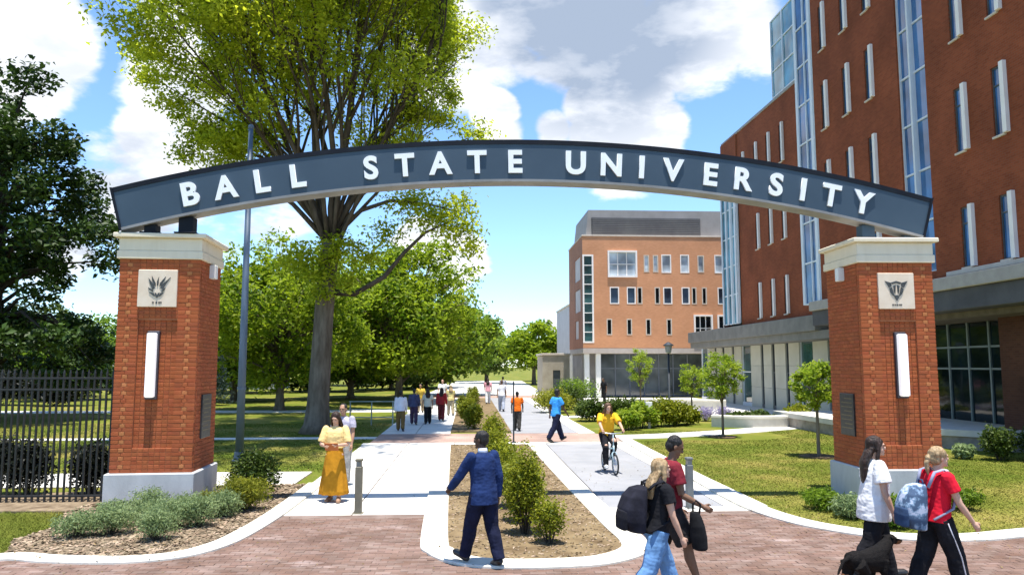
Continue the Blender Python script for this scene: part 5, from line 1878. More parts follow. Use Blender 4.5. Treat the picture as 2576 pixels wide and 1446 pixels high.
class Pose:
    """Joint positions of a standing, walking or sitting figure. Local frame: faces +Y, x to its right... metres."""

    def __init__(s, H, lean=3, thigh=(15, -15), knee=(8, 12), arm=(15, -15), abd=(9, 9), elbow=(12, 15), inward=(0, 0), sh=.113, hip=.052, head=(0, 0), foot=(0, 0), pelvis=None):
        s.H = H
        U = lambda d, a: Vector((d, math.sin(R(a)), -math.cos(R(a))))
        hz = .525 * H
        s.P = Vector((0, 0, hz))
        s.hip, s.knee, s.ank, s.toe = [], [], [], []
        for i, sx in enumerate((-1, 1)):
            h = s.P + Vector((sx * hip * H, 0, -.015 * H))
            d1 = Vector((sx * .03, math.sin(R(thigh[i])), -math.cos(R(thigh[i])))).normalized()
            k = h + d1 * .242 * H
            a2 = thigh[i] - knee[i]
            d2 = Vector((0, math.sin(R(a2)), -math.cos(R(a2))))
            a = k + d2 * .232 * H
            fa = R(a2 + 90 + foot[i]) - R(90)
            f = Vector((sx * .18, math.cos(fa), math.sin(fa))).normalized()
            s.hip.append(h)
            s.knee.append(k)
            s.ank.append(a)
            s.toe.append(a + f * .105 * H + Vector((0, 0, -.028 * H)))
        l = R(-lean)
        T = lambda v: s.P + rotx(Vector(v) * H, l)
        s.T = T
        s.neck = T((0, -.005, .305))
        s.headc = T((0, .015, .405)) + Vector((math.sin(R(head[1])) * .0, 0, 0))
        s.head_yaw, s.head_pitch = R(head[1]), R(head[0])
        s.sho, s.elb, s.wri, s.hand = [], [], [], []
        for i, sx in enumerate((-1, 1)):
            sh_ = T((sx * sh, 0, .282))
            d = Vector((sx * math.sin(R(abd[i])), math.sin(R(arm[i])) * math.cos(R(abd[i])), -math.cos(R(arm[i])) * math.cos(R(abd[i]))))
            e = sh_ + d * .178 * H
            a2 = arm[i] + elbow[i]
            d2 = Vector((-sx * math.sin(R(inward[i])), math.sin(R(a2)) * math.cos(R(inward[i])), -math.cos(R(a2)) * math.cos(R(inward[i]))))
            w = e + d2 * .148 * H
            s.sho.append(sh_)
            s.elb.append(e)
            s.wri.append(w)
            s.hand.append(d2.normalized())
        low = min(min(t.z for t in s.toe), min(a.z - .034 * H for a in s.ank)) - .006 * H
        s.drop = -low if pelvis is None else pelvis - hz


def sections(T, rows, mb, n=16):
    """Elliptical loft along the spine: rows of (z, half width, half depth, y offset), all as fractions of the height."""
    rings = []
    for z, w, d, y in rows:
        rings.append([T((w * math.cos(2 * math.pi * j / n), y + d * math.sin(2 * math.pi * j / n), z)) for j in range(n)])
    mb.loft(rings)


TORSO = [(-.06, .05, .045, 0), (-.045, .088, .062, -.004), (0, .098, .066, -.006), (.04, .092, .062, -.004), (.09, .080, .056, 0), (.14, .084, .058, .003), (.20, .096, .064, .006), (.25, .102, .062, .003), (.283, .088, .050, -.002), (.302, .05, .038, -.004), (.318, .032, .033, -.002)]


def body_mesh(p, near, female):
    H = p.H
    mb = MB()
    sw = .93 if female else 1.0
    rows = [(z, w * (sw if z > .1 else (1.04 if female else 1)), d, y) for z, w, d, y in TORSO]
    sections(p.T, rows, mb)
    mb.tube([p.T((0, -.004, .29)), p.T((0, .002, .335)), p.headc + Vector((0, -.004 * H, -.03 * H))], [.036 * H, .031 * H, .032 * H], 10)
    # head: skull, jaw, nose, ears
    Rh = Matrix.Rotation(-p.head_yaw, 3, 'Z') @ Matrix.Rotation(-p.head_pitch, 3, 'X')
    hc = p.headc
    q = lambda v: hc + Rh @ (Vector(v) * H)
    mb.ell(hc + Rh @ Vector((0, -.004 * H, .018 * H)), (.044 * H, .055 * H, .052 * H), 14, 10, Rh)
    mb.ell(q((0, .014, -.022)), (.034 * H, .038 * H, .043 * H), 12, 8, Rh)
    mb.ell(q((0, .044, -.052)), (.014 * H, .012 * H, .010 * H), 8, 6, Rh)
    mb.ell(q((0, .056, -.008)), (.0075 * H, .012 * H, .013 * H), 8, 6, Rh)
    mb.ell(q((0, .048, .018)), (.03 * H, .009 * H, .008 * H), 8, 6, Rh)
    mb.ell(q((0, .050, -.034)), (.014 * H, .007 * H, .006 * H), 8, 6, Rh)
    for sx in (-1, 1):
        mb.ell(q((sx * .045, -.003, -.002)), (.005 * H, .011 * H, .018 * H), 8, 6, Rh)
    for i in (0, 1):
        mb.tube([p.hip[i] + Vector((0, 0, .02 * H)), p.hip[i] * .6 + p.knee[i] * .4, p.knee[i] + Vector((0, 0, .03 * H)), p.knee[i]], [.056 * H, .05 * H, .035 * H, .033 * H], 12)
        c = p.knee[i] * .68 + p.ank[i] * .32 + Vector((0, -.008 * H, 0))
        mb.tube([p.knee[i] + Vector((0, 0, .01 * H)), c, p.ank[i] * .8 + p.knee[i] * .2, p.ank[i], p.ank[i] + Vector((0, 0, -.02 * H))], [.033 * H, .036 * H, .024 * H, .021 * H, .02 * H], 12)
        mb.tube([p.ank[i] + (p.ank[i] - p.toe[i]).normalized() * .022 * H + Vector((0, 0, -.026 * H)), (p.ank[i] + p.toe[i]) / 2 + Vector((0, 0, -.012 * H)), p.toe[i]], [.022 * H, .024 * H, .015 * H], 10)
        mb.ell(p.sho[i], (.034 * H, .034 * H, .034 * H), 10, 8)
        m1 = p.sho[i] * .55 + p.elb[i] * .45
        mb.tube([p.sho[i], m1, p.elb[i]], [.031 * H, .028 * H, .022 * H], 10)
        m2 = p.elb[i] * .65 + p.wri[i] * .35
        mb.tube([p.elb[i], m2, p.wri[i]], [.022 * H, .0225 * H, .0145 * H], 10)
        # hand: palm, four fingers of their own length, thumb from the side of the palm
        d = p.hand[i]
        sx = -1 if i == 0 else 1
        side = Vector((0, 1, 0)) - d * d.y
        side = side.normalized() if side.length > .3 else Vector((0, 0, 1))
        nrm = d.cross(side).normalized() * (-sx)
        w = p.wri[i]
        mb.tube([w, w + d * .02 * H, w + d * .046 * H, w + d * .053 * H], [.013 * H, .0185 * H, .020 * H, .016 * H], 10, flat=1.0)
        if near:
            for k, (off, ln) in enumerate(((.0155, .036), (.0055, .041), (-.0048, .038), (-.0145, .030))):
                b = w + d * .046 * H + side * off * H
                e1 = b + (d * .95 + nrm * .22).normalized() * ln * .5 * H
                e2 = e1 + (d * .8 + nrm * .6).normalized() * ln * .5 * H
                mb.tube([b - d * .01 * H, b, e1, e2], [.0058 * H, .0058 * H, .0052 * H, .0042 * H], 6)
            b = w + d * .016 * H + side * .016 * H
            e1 = b + (d * .7 + side * .65).normalized() * .022 * H
            mb.tube([b - side * .008 * H, b, e1, e1 + (d * .95 + nrm * .3).normalized() * .02 * H], [.0072 * H, .0072 * H, .0066 * H, .0048 * H], 6)
    return remeshed(mb, .0062 if near else .014, 3, 'body'), Rh, q


def person(label, loc, rz, H, pose, skin_m, top, bottom, hair, shoes, near=True, female=False, group=None):
    """top: dict(m, sleeve 'long'|'short', hem, loose, collar); bottom: dict(m, kind 'trousers'|'skirt'|'shorts', loose); hair: dict(m, kind)."""
    t = thing('person', label, 'person', loc, rz, group)
    p = Pose(H, **pose)
    z = Vector((0, 0, p.drop))
    vx = .0075 if near else .016
    body, Rh, q = body_mesh(p, near, female)
    parts = [obj('body', body, skin_m, t, True)]
    # ---- bottom
    lo = bottom.get('loose', 0)
    mb = MB()
    g = .010
    if bottom['kind'] in ('trousers', 'shorts'):
        sections(p.T, [(-.062, .06, .055, 0), (-.04, .10 + lo * .3, .074, -.006), (0, .108, .078, -.006), (.035, .102, .072, -.004), (.062, .094, .068, -.002)], mb)
        for i in (0, 1):
            e = p.ank[i] + (p.ank[i] - p.knee[i]).normalized() * .012 * H
            k = p.knee[i]
            if bottom['kind'] == 'shorts':
                e2 = p.hip[i] * .1 + k * .9
                mb.tube([p.hip[i] + Vector((0, 0, .02 * H)), p.hip[i] * .5 + k * .5, e2], [.068 * H, .064 * H + lo * H, .058 * H + lo * H], 12)
            else:
                c = k * .7 + e * .3 + Vector((0, -.007 * H, 0))
                mb.tube([p.hip[i] + Vector((0, 0, .02 * H)), p.hip[i] * .55 + k * .45, k, c, k * .3 + e * .7, e], [.069 * H, .062 * H + lo * .5 * H, .047 * H + lo * H, .046 * H + lo * H, .040 * H + lo * 1.1 * H, .037 * H + lo * 1.2 * H], 12)
        parts.append(obj('trousers' if bottom['kind'] == 'trousers' else 'shorts', remeshed(mb, vx, 4, noise=.0048 if near else .009), bottom['m'], t, True))
    else:
        n = 40
        rings = []
        r2 = np.random.default_rng(3)
        zb = bottom.get('hem', .07)
        base = p.P.z / H
        for k in range(13):
            f = k / 12
            zz = base + .085 - f * (base + .085 + p.drop * 0 - zb) - (0)
            w = .083 + (.165 - .083) * f ** .75
            dd = .062 + (.125 - .062) * f ** .75
            ring = []
            for j in range(n):
                a = 2 * math.pi * j / n
                fo = 1 + .085 * f * math.sin(a * 9 + .6 * math.sin(f * 3 + a)) + .03 * f * math.sin(a * 5 + 2)
                ring.append((w * H * fo * math.cos(a), dd * H * fo * math.sin(a) + .01 * H * f, zz * H))
            rings.append(ring)
        inner = [[(x * .96, y * .96, zq) for x, y, zq in r_] for r_ in rings[::-1]]
        mb.loft(rings + inner, caps=False)
        parts.append(mb.build('skirt', bottom['m'], t, True))
    # ---- top
    mb = MB()
    L = top.get('loose', 0)
    hem = top.get('hem', -.03)
    sw = .93 if female else 1.0
    rows = []
    if hem < .0:
        rows.append((hem, .108 + L * 1.1, .080 + L * .9, -.006))
    rows += [(max(hem, 0.005) if hem >= 0 else .02, .103 + L, .077 + L * .8, -.005), (.08, .094 + L, .069 + L * .8, -.001), (.14, (.096 + L) * 1.0, .070 + L * .6, .003), (.20, (.108 + L * .7) * sw, .075 + L * .4, .006), (.25, (.113 + L * .4) * sw, .072, .003), (.285, (.098) * sw, .058, -.002), (.306, .058, .044, -.004), (.318, .042, .040, -.003)]
    sections(p.T, rows, mb)
    for i in (0, 1):
        s_, e, w = p.sho[i], p.elb[i], p.wri[i]
        mb.ell(s_, (.043 * H, .043 * H, .043 * H), 10, 8)
        if top.get('sleeve', 'short') == 'long':
            mb.tube([s_, s_ * .5 + e * .5, e, e * .5 + w * .5, w * .97 + e * .03], [.042 * H, (.038 + L * .3) * H, (.034 + L * .3) * H, (.031 + L * .3) * H, (.025 + L * .4) * H], 12)
        elif top.get('sleeve') == 'short':
            f = top.get('slen', .62)
            e2 = s_ * (1 - f) + e * f
            mb.tube([s_, s_ * .5 + e2 * .5, e2], [.043 * H, (.042 + L * .4) * H, (.041 + L * .5) * H], 12)
    jt = obj(top.get('name', 'shirt'), remeshed(mb, vx, 4, noise=.0048 if near else .009), top['m'], t, True)
    parts.append(jt)
    if top.get('collar'):
        c = MB()
        c.tube([p.T((0, -.004, .308)), p.T((0, -.002, .345))], [.041 * H, .037 * H], 14)
        parts.append(c.build('collar', top['collar'], t, True))
    # ---- hair
    k = hair['kind']
    mb = MB()
    hc = p.headc
    if k != 'none':
        gr = .0 if k == 'crop' else .006
        mb.ell(q((0, -.012, .027)), ((.048 + gr) * H, (.055 + gr) * H, (.049 + gr) * H), 16, 12, Rh)
        mb.ell(q((0, -.026, -.002)), ((.044 + gr) * H, (.040 + gr) * H, (.045 + gr) * H), 14, 10, Rh)
        if k in ('long', 'verylong'):
            ln = .26 if k == 'verylong' else .185
            rings = []
            for i in range(8):
                f = i / 7
                c0 = q((0, -.032, -.005)) + Vector((0, -.056 * H * min(1, f * ln / .10), 0)) - Vector((0, 0, 1)) * (ln * f * H)
                ww = (.053 + .022 * math.sin(f * 3.0) - .006 * f) * H
                dd = (.036 - .014 * f) * H
                rings.append([c0 + Rh @ Vector((ww * math.cos(a), dd * math.sin(a), 0)) for a in [2 * math.pi * j / 16 for j in range(16)]])
            mb.loft(rings)
            for sx in (-1, 1):
                mb.tube([q((sx * .040, .012, .03)), q((sx * .050, .004, -.02)), q((sx * .052, -.004, -.075)), q((sx * .05, -.01, -.12))], [.014 * H, .015 * H, .015 * H, .008 * H], 8)
        if k == 'tied':
            mb.ell(q((0, -.075, .005)), (.020 * H, .022 * H, .022 * H), 10, 8, Rh)
            mb.tube([q((0, -.07, .005)), q((0, -.09, -.03)), q((0, -.088, -.08)), q((0, -.08, -.12))], [.014 * H, .018 * H, .015 * H, .006 * H], 10)
        parts.append(obj('hair', remeshed(mb, .008 if near else .014, 2, noise=.006), hair['m'], t, True))
    if near:
        for sx in (-1, 1):
            e = MB().ell(q((sx * .0165, .0515, .007)), (.0062 * H, .004 * H, .0038 * H), 8, 6, Rh)
            parts.append(e.build('eye', mat('eye_dark', (.02, .014, .01), .2, spec=.5), t, True))
    # ---- shoes
    for i in (0, 1):
        mb = MB()
        a, to = p.ank[i], p.toe[i]
        f = (to - a)
        f = Vector((f.x, f.y, f.z + .028 * H)).normalized()
        heel = a - f * .03 * H + Vector((0, 0, -.026 * H))
        mb.tube([heel - f * .006 * H, heel + f * .02 * H, (a + to) / 2 + Vector((0, 0, -.008 * H)), to, to + f * .024 * H + Vector((0, 0, -.002 * H))], [.018 * H, .028 * H, .029 * H, .026 * H, .012 * H], 12)
        mb.tube([a + Vector((0, 0, .012 * H)), a + Vector((0, 0, -.02 * H))], [.026 * H, .027 * H], 12)
        parts.append(obj('shoe', remeshed(mb, vx * .9, 2), shoes, t, True))
    for o in parts:
        o.location = z
    t['_'] = 0
    del t['_']
    return t, p


def backpack(label, host, p, m, m2, m3=None, scale=1.0, sag=0.0):
    """Worn on the back of a figure: body, front pocket, straps, grab handle."""
    H = p.H
    t = thing('backpack', label, 'backpack', host.location, host.rotation_euler.z)
    z = Vector((0, 0, p.drop))
    T = lambda v: p.T(v)
    mb = MB()
    n = 16
    rows = [(-.055, .055, .03), (-.045, .088, .055), (.02, .10, .078), (.10, .10, .078), (.18, .092, .066), (.235, .072, .045), (.255, .04, .02)]
    rings = []
    for zz, w, d in rows:
        ring = []
        for j in range(n):
            a = 2 * math.pi * j / n
            cx, sy = math.cos(a), math.sin(a)
            cx = math.copysign(abs(cx) ** .6, cx)
            sy = math.copysign(abs(sy) ** .6, sy)
            ring.append(T((w * scale * cx, -.092 - d * scale + d * scale * sy * 1.0 - .012, zz - sag)))
        rings.append(ring)
    mb.loft(rings)
    a = obj('bag', remeshed(mb, .008, 4), m, t, True)
    mb = MB()
    rings = []
    for zz, w, d in [(-.04, .05, .012), (-.03, .074, .026), (.04, .080, .032), (.085, .074, .026), (.095, .05, .01)]:
        rings.append([T((w * scale * math.cos(2 * math.pi * j / n), -.098 - .156 * scale + d * math.sin(2 * math.pi * j / n) + .01, zz - sag)) for j in range(n)])
    mb.loft(rings)
    b = obj('pocket', remeshed(mb, .007, 3), m2, t, True)
    out = [a, b]
    for sx in (-1, 1):
        s = MB().tube([T((sx * .062, -.105, .235 - sag)), T((sx * .078, -.07, .312)), T((sx * .082, -.01, .334)), T((sx * .084, .062, .285)), T((sx * .088, .088, .20)), T((sx * .108, .045, .08)), T((sx * .098, -.085, .0))], [.016 * H] * 7, 8, flat=.45)
        out.append(s.build('strap', m3 or m2, t, True))
    h = MB().tube([T((-.025, -.115, .25 - sag)), T((-.018, -.12, .28 - sag)), T((.018, -.12, .28 - sag)), T((.025, -.115, .25 - sag))], [.006 * H] * 4, 6)
    out.append(h.build('handle', m2, t, True))
    for o in out:
        o.location = z
    return t


SK_L = skin('fair', (.50, .30, .21))
SK_M = skin('tan', (.36, .20, .125))
SK_B = skin('brown', (.16, .085, .05))
SK_D = skin('dark', (.075, .04, .026))
H_BLK = mat('hair_black', (.008, .007, .007), .5, (.02, .017, .015), 30, 4, stretch=(1, 1, .1), spec=.35, bump=.9, bscale=60)
H_DBR = mat('hair_dark_brown', (.014, .008, .005), .5, (.045, .022, .014), 30, 4, stretch=(1, 1, .1), spec=.35, bump=.9, bscale=60)
H_BRN = mat('hair_brown', (.06, .03, .015), .5, (.14, .075, .04), 30, 4, stretch=(1, 1, .1), spec=.35, bump=.9, bscale=60)
H_BLD = mat('hair_blonde', (.23, .145, .065), .5, (.44, .31, .17), 30, 4, stretch=(1, 1, .1), spec=.35, bump=.9, bscale=60)
SH_BLK = mat('shoe_black', (.012, .012, .012), .4, (.022, .022, .022), 9, 3, spec=.5)
SH_WHT = mat('shoe_white', (.6, .6, .6), .6, (.7, .7, .7), 9, 3)
SH_TAN = mat('shoe_tan', (.30, .17, .10), .6, (.36, .21, .13), 9, 3)
C = cloth
BLACK = C('black', (.010, .010, .012), 1.8)
NAVY = C('navy', (.012, .026, .085), 1.5)
NAVYT = C('navy_trousers', (.008, .010, .026), 1.7)

# the man in the suit
person('man in navy suit with white collar striding beside the planting island', (.20, 10.27, .05), R(38), 1.72,
       dict(lean=2, thigh=(20, -8), knee=(4, 14), arm=(30, -10), abd=(16, 9), elbow=(18, 16), head=(6, -24)), SK_D,
       dict(m=NAVY, sleeve='long', hem=-.075, loose=.014, name='jacket', collar=C('white_collar', (.72, .76, .84), 1.05)), dict(m=NAVYT, kind='trousers', loose=.008), dict(m=H_BLK, kind='crop'), SH_BLK)

# the woman in the ochre skirt
wm, wp = person('woman with cream blouse and long ochre skirt looking down at her hands', (-2.62, 15.3, .03), R(176), 1.70,
                dict(lean=-1, thigh=(5, -5), knee=(4, 6), arm=(12, 14), abd=(14, 14), elbow=(78, 72), inward=(38, 34), head=(20, 4)), SK_L,
                dict(m=C('cream', (.78, .57, .24), 1.1), sleeve='short', slen=.85, hem=.07, loose=.012), dict(m=C('ochre', (.40, .18, .012), 1.2), kind='skirt', hem=.075), dict(m=H_DBR, kind='long'), SH_TAN, True, True)
nb = thing('notebook', 'brown folder held by the woman in the ochre skirt', 'folder', (-2.62, 15.3, .03), R(176))
o = MB().bbox(-.13, .13, -.008, .008, -.09, .09, .004).build('cover', C('rust', (.36, .12, .045), 1.2), nb)
o.location = (0, .30, wp.drop + 1.06)
o.rotation_euler = (R(-35), 0, 0)
MB().bbox(-.12, .12, -.016, -.009, -.08, .08, .002).build('pages', M_WHITE, o)

person('person in lavender grey shirt half hidden behind the woman in the ochre skirt', (-2.80, 17.4, .03), R(168), 1.76, dict(thigh=(8, -10), arm=(8, -8)), SK_M,
       dict(m=C('lavender', (.40, .38, .46), 1.2), sleeve='short', hem=-.04, loose=.012), dict(m=C('grey_trousers', (.30, .29, .27), 1.2), kind='trousers', loose=.01), dict(m=H_BLK, kind='crop'), SH_WHT, True)

# students walking past on the right
gp, pp = person('young woman with blonde hair and blue jeans carrying a big black backpack', (2.06, 8.42, .04), R(-76), 1.61,
                dict(lean=5, thigh=(26, -20), knee=(6, 16), arm=(-6, 10), abd=(8, 9), elbow=(10, 14), head=(-4, 8)), SK_L,
                dict(m=BLACK, sleeve='short', slen=.5, hem=-.02, loose=.008), dict(m=C('denim', (.10, .20, .36), 1.6, scale=4), kind='trousers', loose=.010), dict(m=H_BLD, kind='long'), SH_WHT, True, True)
backpack('big black backpack on the back of the blonde woman in jeans', gp, pp, C('pack_black', (.012, .012, .018), 1.8), C('pack_black_pocket', (.009, .009, .012), 1.8), None, 1.08, -.035)
rp, pp = person('young man in dark red shirt and shorts looking down beside the blonde woman', (2.40, 9.1, .03), R(-92), 1.78,
                dict(lean=4, thigh=(-14, 24), knee=(14, 8), arm=(8, 10), abd=(8, 8), elbow=(16, 52), head=(26, 4)), SK_B,
                dict(m=C('maroon', (.16, .018, .026), 1.4), sleeve='short', hem=-.04, loose=.014), dict(m=C('shorts_black', (.022, .02, .02), 1.6), kind='shorts', loose=.012), dict(m=H_BLK, kind='crop'), SH_WHT)
bg = thing('duffel_bag', 'black bag hanging from the forearm of the man in dark red', 'bag', (2.40, 9.1, .03), R(-92))
bw = pp.wri[1] * .8 + pp.elb[1] * .2 + Vector((.03, .02, pp.drop))
mb = MB()
mb.loft([[(bw.x + d * math.cos(a), bw.y + w * math.sin(a) - .015 * k_, bw.z - 1.22 + z_) for a in [2 * math.pi * j / 14 for j in range(14)]] for k_, (z_, w, d) in enumerate(((.70, .05, .04), (.72, .09, .06), (.85, .10, .07), (.98, .09, .075), (1.08, .07, .06), (1.14, .05, .04)))])
obj('bag', remeshed(mb, .01, 4), C('pack_black2', (.010, .010, .011), 1.8), bg, True)
MB().tube([bw + Vector((.0, -.09, -.12)), bw + Vector((0, -.09, .0)), bw + Vector((-.01, -.05, .045)), bw + Vector((0, .0, .0)), bw + Vector((0, -.02, -.12))], [.012] * 5, 6).build('strap', BLACK, bg, True)

person('woman with very long dark hair, white top and black trousers walking past the right pillar', (5.02, 9.3, .04), R(-100), 1.73,
       dict(lean=2, thigh=(16, -14), knee=(6, 12), arm=(-4, 4), abd=(6, 12), elbow=(12, 16), head=(0, 6)), SK_L,
       dict(m=C('white', (.80, .79, .77), 1.05), sleeve='short', slen=.66, hem=-.10, loose=.036), dict(m=BLACK, kind='trousers', loose=.012), dict(m=H_DBR, kind='verylong'), SH_BLK, True, True)
rw_, pp = person('woman in red tee and black track pants with a blue grey backpack, hair tied back', (5.38, 8.62, .04), R(-88), 1.67,
                 dict(lean=4, thigh=(-14, 20), knee=(10, 8), arm=(6, 18), abd=(7, 10), elbow=(12, 18), head=(-2, 6)), SK_L,
                 dict(m=C('red', (.62, .012, .030), 1.15), sleeve='short', slen=.55, hem=-.02, loose=.010), dict(m=BLACK, kind='trousers', loose=.014), dict(m=H_BLD, kind='tied'), SH_BLK, True, True)
backpack('blue grey patterned backpack on the back of the woman in red', rw_, pp, mat('pack_print', (.05, .085, .15), .85, (.42, .47, .58), 9, 3, (.44, .58), third=(.16, .25, .36)), C('pack_navy', (.03, .055, .11), 1.4), C('pack_strap', (.26, .27, .36), 1.2), 1.04, .03)
st = MB()
for i in (1,):
    a, k_, h_ = pp.ank[i], pp.knee[i], pp.hip[i]
    o_ = Vector((.066 * 1.67, 0, 0))
    st.tube([h_ + o_ * 1.02, h_ * .5 + k_ * .5 + o_ * .98, k_ + o_ * .9, (k_ + a) / 2 + o_ * .86, a + o_ * .82], [.008] * 5, 6)
o = st.build('side_stripe', C('stripe', (.5, .48, .5), 1.1), rw_, True)
o.location = (0, 0, pp.drop)

# people farther down the path
FARG = 'walkers far down the path'


def walker(label, x, y, rz, H, skin_m, top, bottom, hair, ph=1, female=False, sleeve='short', kind='trousers', group=None, hk=None, z=.03):
    return person(label, (x, y, z), R(rz), H, dict(lean=3, thigh=(20 * ph, -16 * ph), knee=(6, 14), arm=(-14 * ph, 16 * ph), elbow=(14, 18)), skin_m, dict(m=top, sleeve=sleeve, hem=-.04, loose=.012),
                  dict(m=bottom, kind=kind, loose=.01), dict(m=hair, kind=hk or ('long' if female else 'crop')), SH_BLK, False, female, group)


walker('man in bright blue shirt and dark navy trousers crossing the brick crosswalk', 3.03, 26.4, -62, 1.82, SK_D, C('bright_blue', (.05, .30, .72), 1.15), NAVYT, H_BLK, 1.25)
walker('woman in orange top and dark trousers walking away on the far right path', 1.97, 31.0, -8, 1.56, SK_D, C('orange', (.72, .15, .012), 1.1), C('charcoal', (.04, .038, .034), 1.5), H_BLK, .6, False, group=FARG)
walker('man in white shirt and khaki trousers on the far left path', -2.75, 31.2, 4, 1.58, SK_B, C('white2', (.74, .75, .80), 1.05), C('khaki', (.16, .10, .035), 1.3), H_BLK, .6, sleeve='long', group=FARG)
walker('person in navy jacket second from the left in the far group', -2.45, 34.5, 2, 1.56, SK_B, C('slate', (.06, .065, .12), 1.4), C('plum', (.06, .035, .06), 1.4), H_BLK, .7, sleeve='long', group=FARG)
walker('person in cream top and dark trousers third in the far group', -1.85, 34.8, 8, 1.54, SK_M, C('cream2', (.70, .64, .50), 1.1), BLACK, H_DBR, -.7, True, group=FARG)
walker('person in dark red jacket fourth in the far group', -1.3, 36.6, -5, 1.54, SK_M, C('crimson', (.30, .028, .03), 1.3), C('crimson_dark', (.12, .02, .022), 1.3), H_DBR, .7, True, sleeve='long', group=FARG)
walker('person in pale yellow top in the far crowd', -.95, 40.5, 10, 1.56, SK_L, C('pale_yellow', (.74, .60, .25), 1.1), C('sand', (.42, .34, .22), 1.2), H_BLD, .7, True, group=FARG)
walker('person in white top in the far crowd right of the round shrubs', 1.9, 44, -5, 1.75, SK_L, C('white3', (.76, .74, .76), 1.05), C('pale_blue', (.35, .38, .45), 1.2), H_BRN, .7, group=FARG)
walker('person in pink top in the far crowd', 1.3, 52, 5, 1.72, SK_M, C('pink', (.62, .30, .34), 1.15), C('white4', (.7, .69, .68), 1.05), H_DBR, -.7, True, group=FARG)
walker('person in white shirt and tan trousers in the far crowd', -1.6, 47, 170, 1.75, SK_L, C('white5', (.76, .75, .72), 1.05), C('sand2', (.40, .31, .2), 1.2), H_BRN, .7, group=FARG)
walker('person in grey top farthest along the path', 2.6, 58, 0, 1.75, SK_M, C('grey2', (.32, .32, .36), 1.15), BLACK, H_BLK, .7, group=FARG)
walker('person in yellow shirt far left in the far crowd', -2.7, 43, 176, 1.58, SK_M, C('mustard', (.60, .40, .06), 1.1), C('sand3', (.40, .31, .2), 1.2), H_BLK, -.7, group=FARG)
walker('tiny dark figure at the far hall entrance', 9.3, 52, 120, 1.75, SK_B, BLACK, BLACK, H_BLK, .5, z=.02)

# ---------------------------------------------------------------- the cyclist
CY = (3.5, 18.9, .03)
CRZ = R(180 + 6)
bk = thing('bicycle', 'small wheeled pale blue bicycle ridden along the right path', 'bicycle', CY, CRZ)
M_BIKE = mat('bike_paint', (.30, .42, .46), .35, (.36, .48, .52), 5, 3, spec=.5)
M_TYRE = mat('tyre_rubber', (.02, .02, .022), .8, (.035, .035, .037), 20, 3)
M_STEEL = mat('bike_steel', (.55, .56, .58), .3, (.62, .63, .65), 9, 3, metal=.8)
WR = .255


def ring_mb(rad, tr, n=28, k=8):
    mb = MB()
    rings = []
    for i in range(n + 1):
        a = 2 * math.pi * i / n
        rings.append([(tr * math.cos(b), (rad + tr * math.sin(b)) * math.cos(a), (rad + tr * math.sin(b)) * math.sin(a)) for b in [2 * math.pi * j / k for j in range(k)]])
    return mb.loft(rings, caps=False)


for y in (-.46, .48):
    w = MB().tube([(-.035, 0, 0), (.035, 0, 0)], .022, 8)
    wh = w.build('wheel', M_STEEL, bk, loc=(0, y, WR + .005))
    ring_mb(WR - .022, .022).build('tyre', M_TYRE, wh, True)
    ring_mb(WR - .046, .01, 28, 6).build('rim', M_STEEL, wh, True)
    s = MB()
    for i in range(14):
        a = 2 * math.pi * i / 14
        s.tube([(0.012 * (-1) ** i, .02 * math.cos(a), .02 * math.sin(a)), (0, (WR - .05) * math.cos(a + .15), (WR - .05) * math.sin(a + .15))], .0022, 4)
    s.build('spokes', M_STEEL, wh)
f = MB()
f.tube([(0, -.14, .30), (0, -.22, .62), (0, -.25, .80)], .018, 8)
f.tube([(0, -.14, .30), (0, .36, .56)], .022, 8)
f.tube([(0, -.21, .56), (0, .35, .64)], .018, 8)
for sx in (-.05, .05):
    f.tube([(sx, -.46, WR), (sx * .5, -.14, .30)], .011, 6).tube([(sx, -.46, WR), (sx * .4, -.21, .58)], .009, 6)
f.tube([(0, .34, .70), (0, .375, .54)], .024, 8)
f.build('frame', M_BIKE, bk, True)
f = MB()
for sx in (-.05, .05):
    f.tube([(sx, .48, WR), (sx, .40, .53), (0, .375, .55)], .013, 6)
f.tube([(0, .34, .66), (0, .315, .98)], .014, 8)
f.build('fork', M_BIKE, bk, True)
MB().tube([(-.29, .22, 1.0), (-.2, .30, 1.0), (0, .32, .98), (.2, .30, 1.0), (.29, .22, 1.0)], .013, 8).build('handlebar', M_STEEL, bk, True)
for sx in (-1, 1):
    MB().tube([(sx * .29, .22, 1.0), (sx * .25, .255, 1.0)], .019, 8).build('grip', M_TYRE, bk, True)
MB().loft([[(-.075, -.36, .80), (.075, -.36, .80), (.075, -.36, .84), (-.075, -.36, .84)], [(-.06, -.26, .81), (.06, -.26, .81), (.055, -.26, .85), (-.055, -.26, .85)], [(-.02, -.12, .815), (.02, -.12, .815), (.02, -.12, .845), (-.02, -.12, .845)]]).build('saddle', M_TYRE, bk)
cr = MB().tube([(-.06, -.14, .30), (.06, -.14, .30)], .02, 8).tube([(.06, -.14, .30), (.065, -.10, .14)], .012, 6).tube([(-.06, -.14, .30), (-.065, -.18, .46)], .012, 6)
cr.ell((.045, -.14, .30), (.006, .09, .09), 16, 8).build('crank', M_STEEL, bk)
for sx, y, z in ((1, -.10, .14), (-1, -.18, .46)):
    MB().bbox(sx * .12 - .045, sx * .12 + .045, y - .04, y + .04, z - .012, z + .012, .004).build('pedal', M_TYRE, bk)
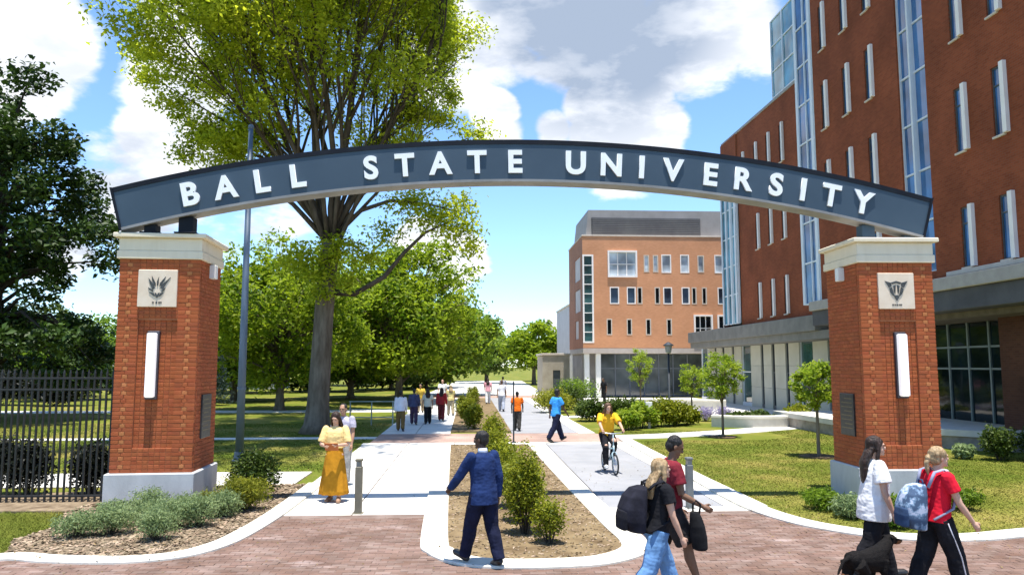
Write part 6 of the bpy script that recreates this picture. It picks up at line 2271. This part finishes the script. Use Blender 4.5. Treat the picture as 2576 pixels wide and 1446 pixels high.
person('cyclist in yellow top and black shorts riding towards the gate', CY, CRZ, 1.68,
       dict(lean=14, thigh=(62, 40), knee=(96, 40), arm=(48, 48), abd=(13, 13), elbow=(12, 12), head=(2, 0), pelvis=.93), SK_L,
       dict(m=C('yellow', (.74, .40, .022), 1.1), sleeve='short', slen=.8, hem=-.01, loose=.014), dict(m=BLACK, kind='trousers', loose=.002), dict(m=H_BRN, kind='long'), SH_WHT, True, True)
for o in list(bpy.data.objects):
    if o.get('label', '').startswith('cyclist in'):
        for ch in o.children:
            ch.location.y -= .26

# ---------------------------------------------------------------- the dog
dg_ = thing('dog', 'black and tan dog walking beside the woman in the white top', 'dog', (4.46, 8.5, .04), R(-64))
S = .62
mb = MB()


def rows_y(rows, n=14):
    mb.loft([[(w * math.cos(2 * math.pi * j / n), y, z + h_ * math.sin(2 * math.pi * j / n)) for j in range(n)] for y, z, w, h_ in rows])


rows_y([(-.30, .50, .05, .05), (-.27, .50, .085, .085), (-.18, .49, .095, .10), (-.05, .47, .092, .10), (.08, .46, .105, .135), (.20, .46, .11, .15), (.28, .48, .09, .12), (.33, .50, .05, .07)])
mb.tube([(0, .24, .52), (0, .34, .58), (0, .41, .625)], [.095, .075, .06], 12)
mb.ell((0, .44, .645), (.062, .085, .06), 12, 8)
mb.tube([(0, .48, .635), (0, .56, .61), (0, .62, .605)], [.045, .036, .026], 10)
for sx in (-1, 1):
    mb.tube([(sx * .04, .41, .69), (sx * .065, .405, .68), (sx * .072, .42, .61)], [.02, .022, .01], 6, flat=.5)
    mb.tube([(sx * .07, .22, .46), (sx * .072, .20, .32), (sx * .07, .22 + .03 * sx, .24), (sx * .07, .22 + .06 * sx, .06), (sx * .07, .25 + .06 * sx, .025)], [.06, .042, .03, .024, .024], 10)
    mb.ell((sx * .07, .255 + .06 * sx, .022), (.028, .045, .022), 8, 6)
    mb.tube([(sx * .065, -.22, .47), (sx * .072, -.17 + .05 * sx, .36), (sx * .07, -.25 + .06 * sx, .22), (sx * .07, -.29 + .06 * sx, .17), (sx * .07, -.25 + .07 * sx, .04)], [.085, .065, .036, .027, .024], 10)
    mb.ell((sx * .07, -.225 + .07 * sx, .022), (.028, .045, .022), 8, 6)
mb.tube([(0, -.29, .53), (0, -.38, .50), (0, -.45, .42), (0, -.49, .36)], [.03, .022, .016, .008], 8)
dm = remeshed(mb, .008, 3, 'body', noise=.003)
dm.materials.append(mat('fur_black', (.005, .0045, .0045), .75, (.011, .009, .008), 40, 5, spec=.12, bump=.6, bscale=90))
dm.materials.append(mat('fur_tan', (.15, .06, .022), .7, (.24, .10, .04), 25, 4))
for poly in dm.polygons:
    c = poly.center
    if (c.y > .52 and c.z < .625) or c.z < .20 or (c.y > .25 and c.z < .44 and abs(c.x) < .05) or (c.y < -.27 and .12 < c.z < .34):
        poly.material_index = 1
obj('body', dm, None, dg_, True)
MB().ell((0, .645, .61), (.016, .012, .013), 8, 6).build('nose', SH_BLK, dg_, True)
for sx in (-1, 1):
    MB().ell((sx * .034, .505, .665), (.009, .007, .009), 8, 6).build('eye', MATS['eye_dark'], dg_, True)
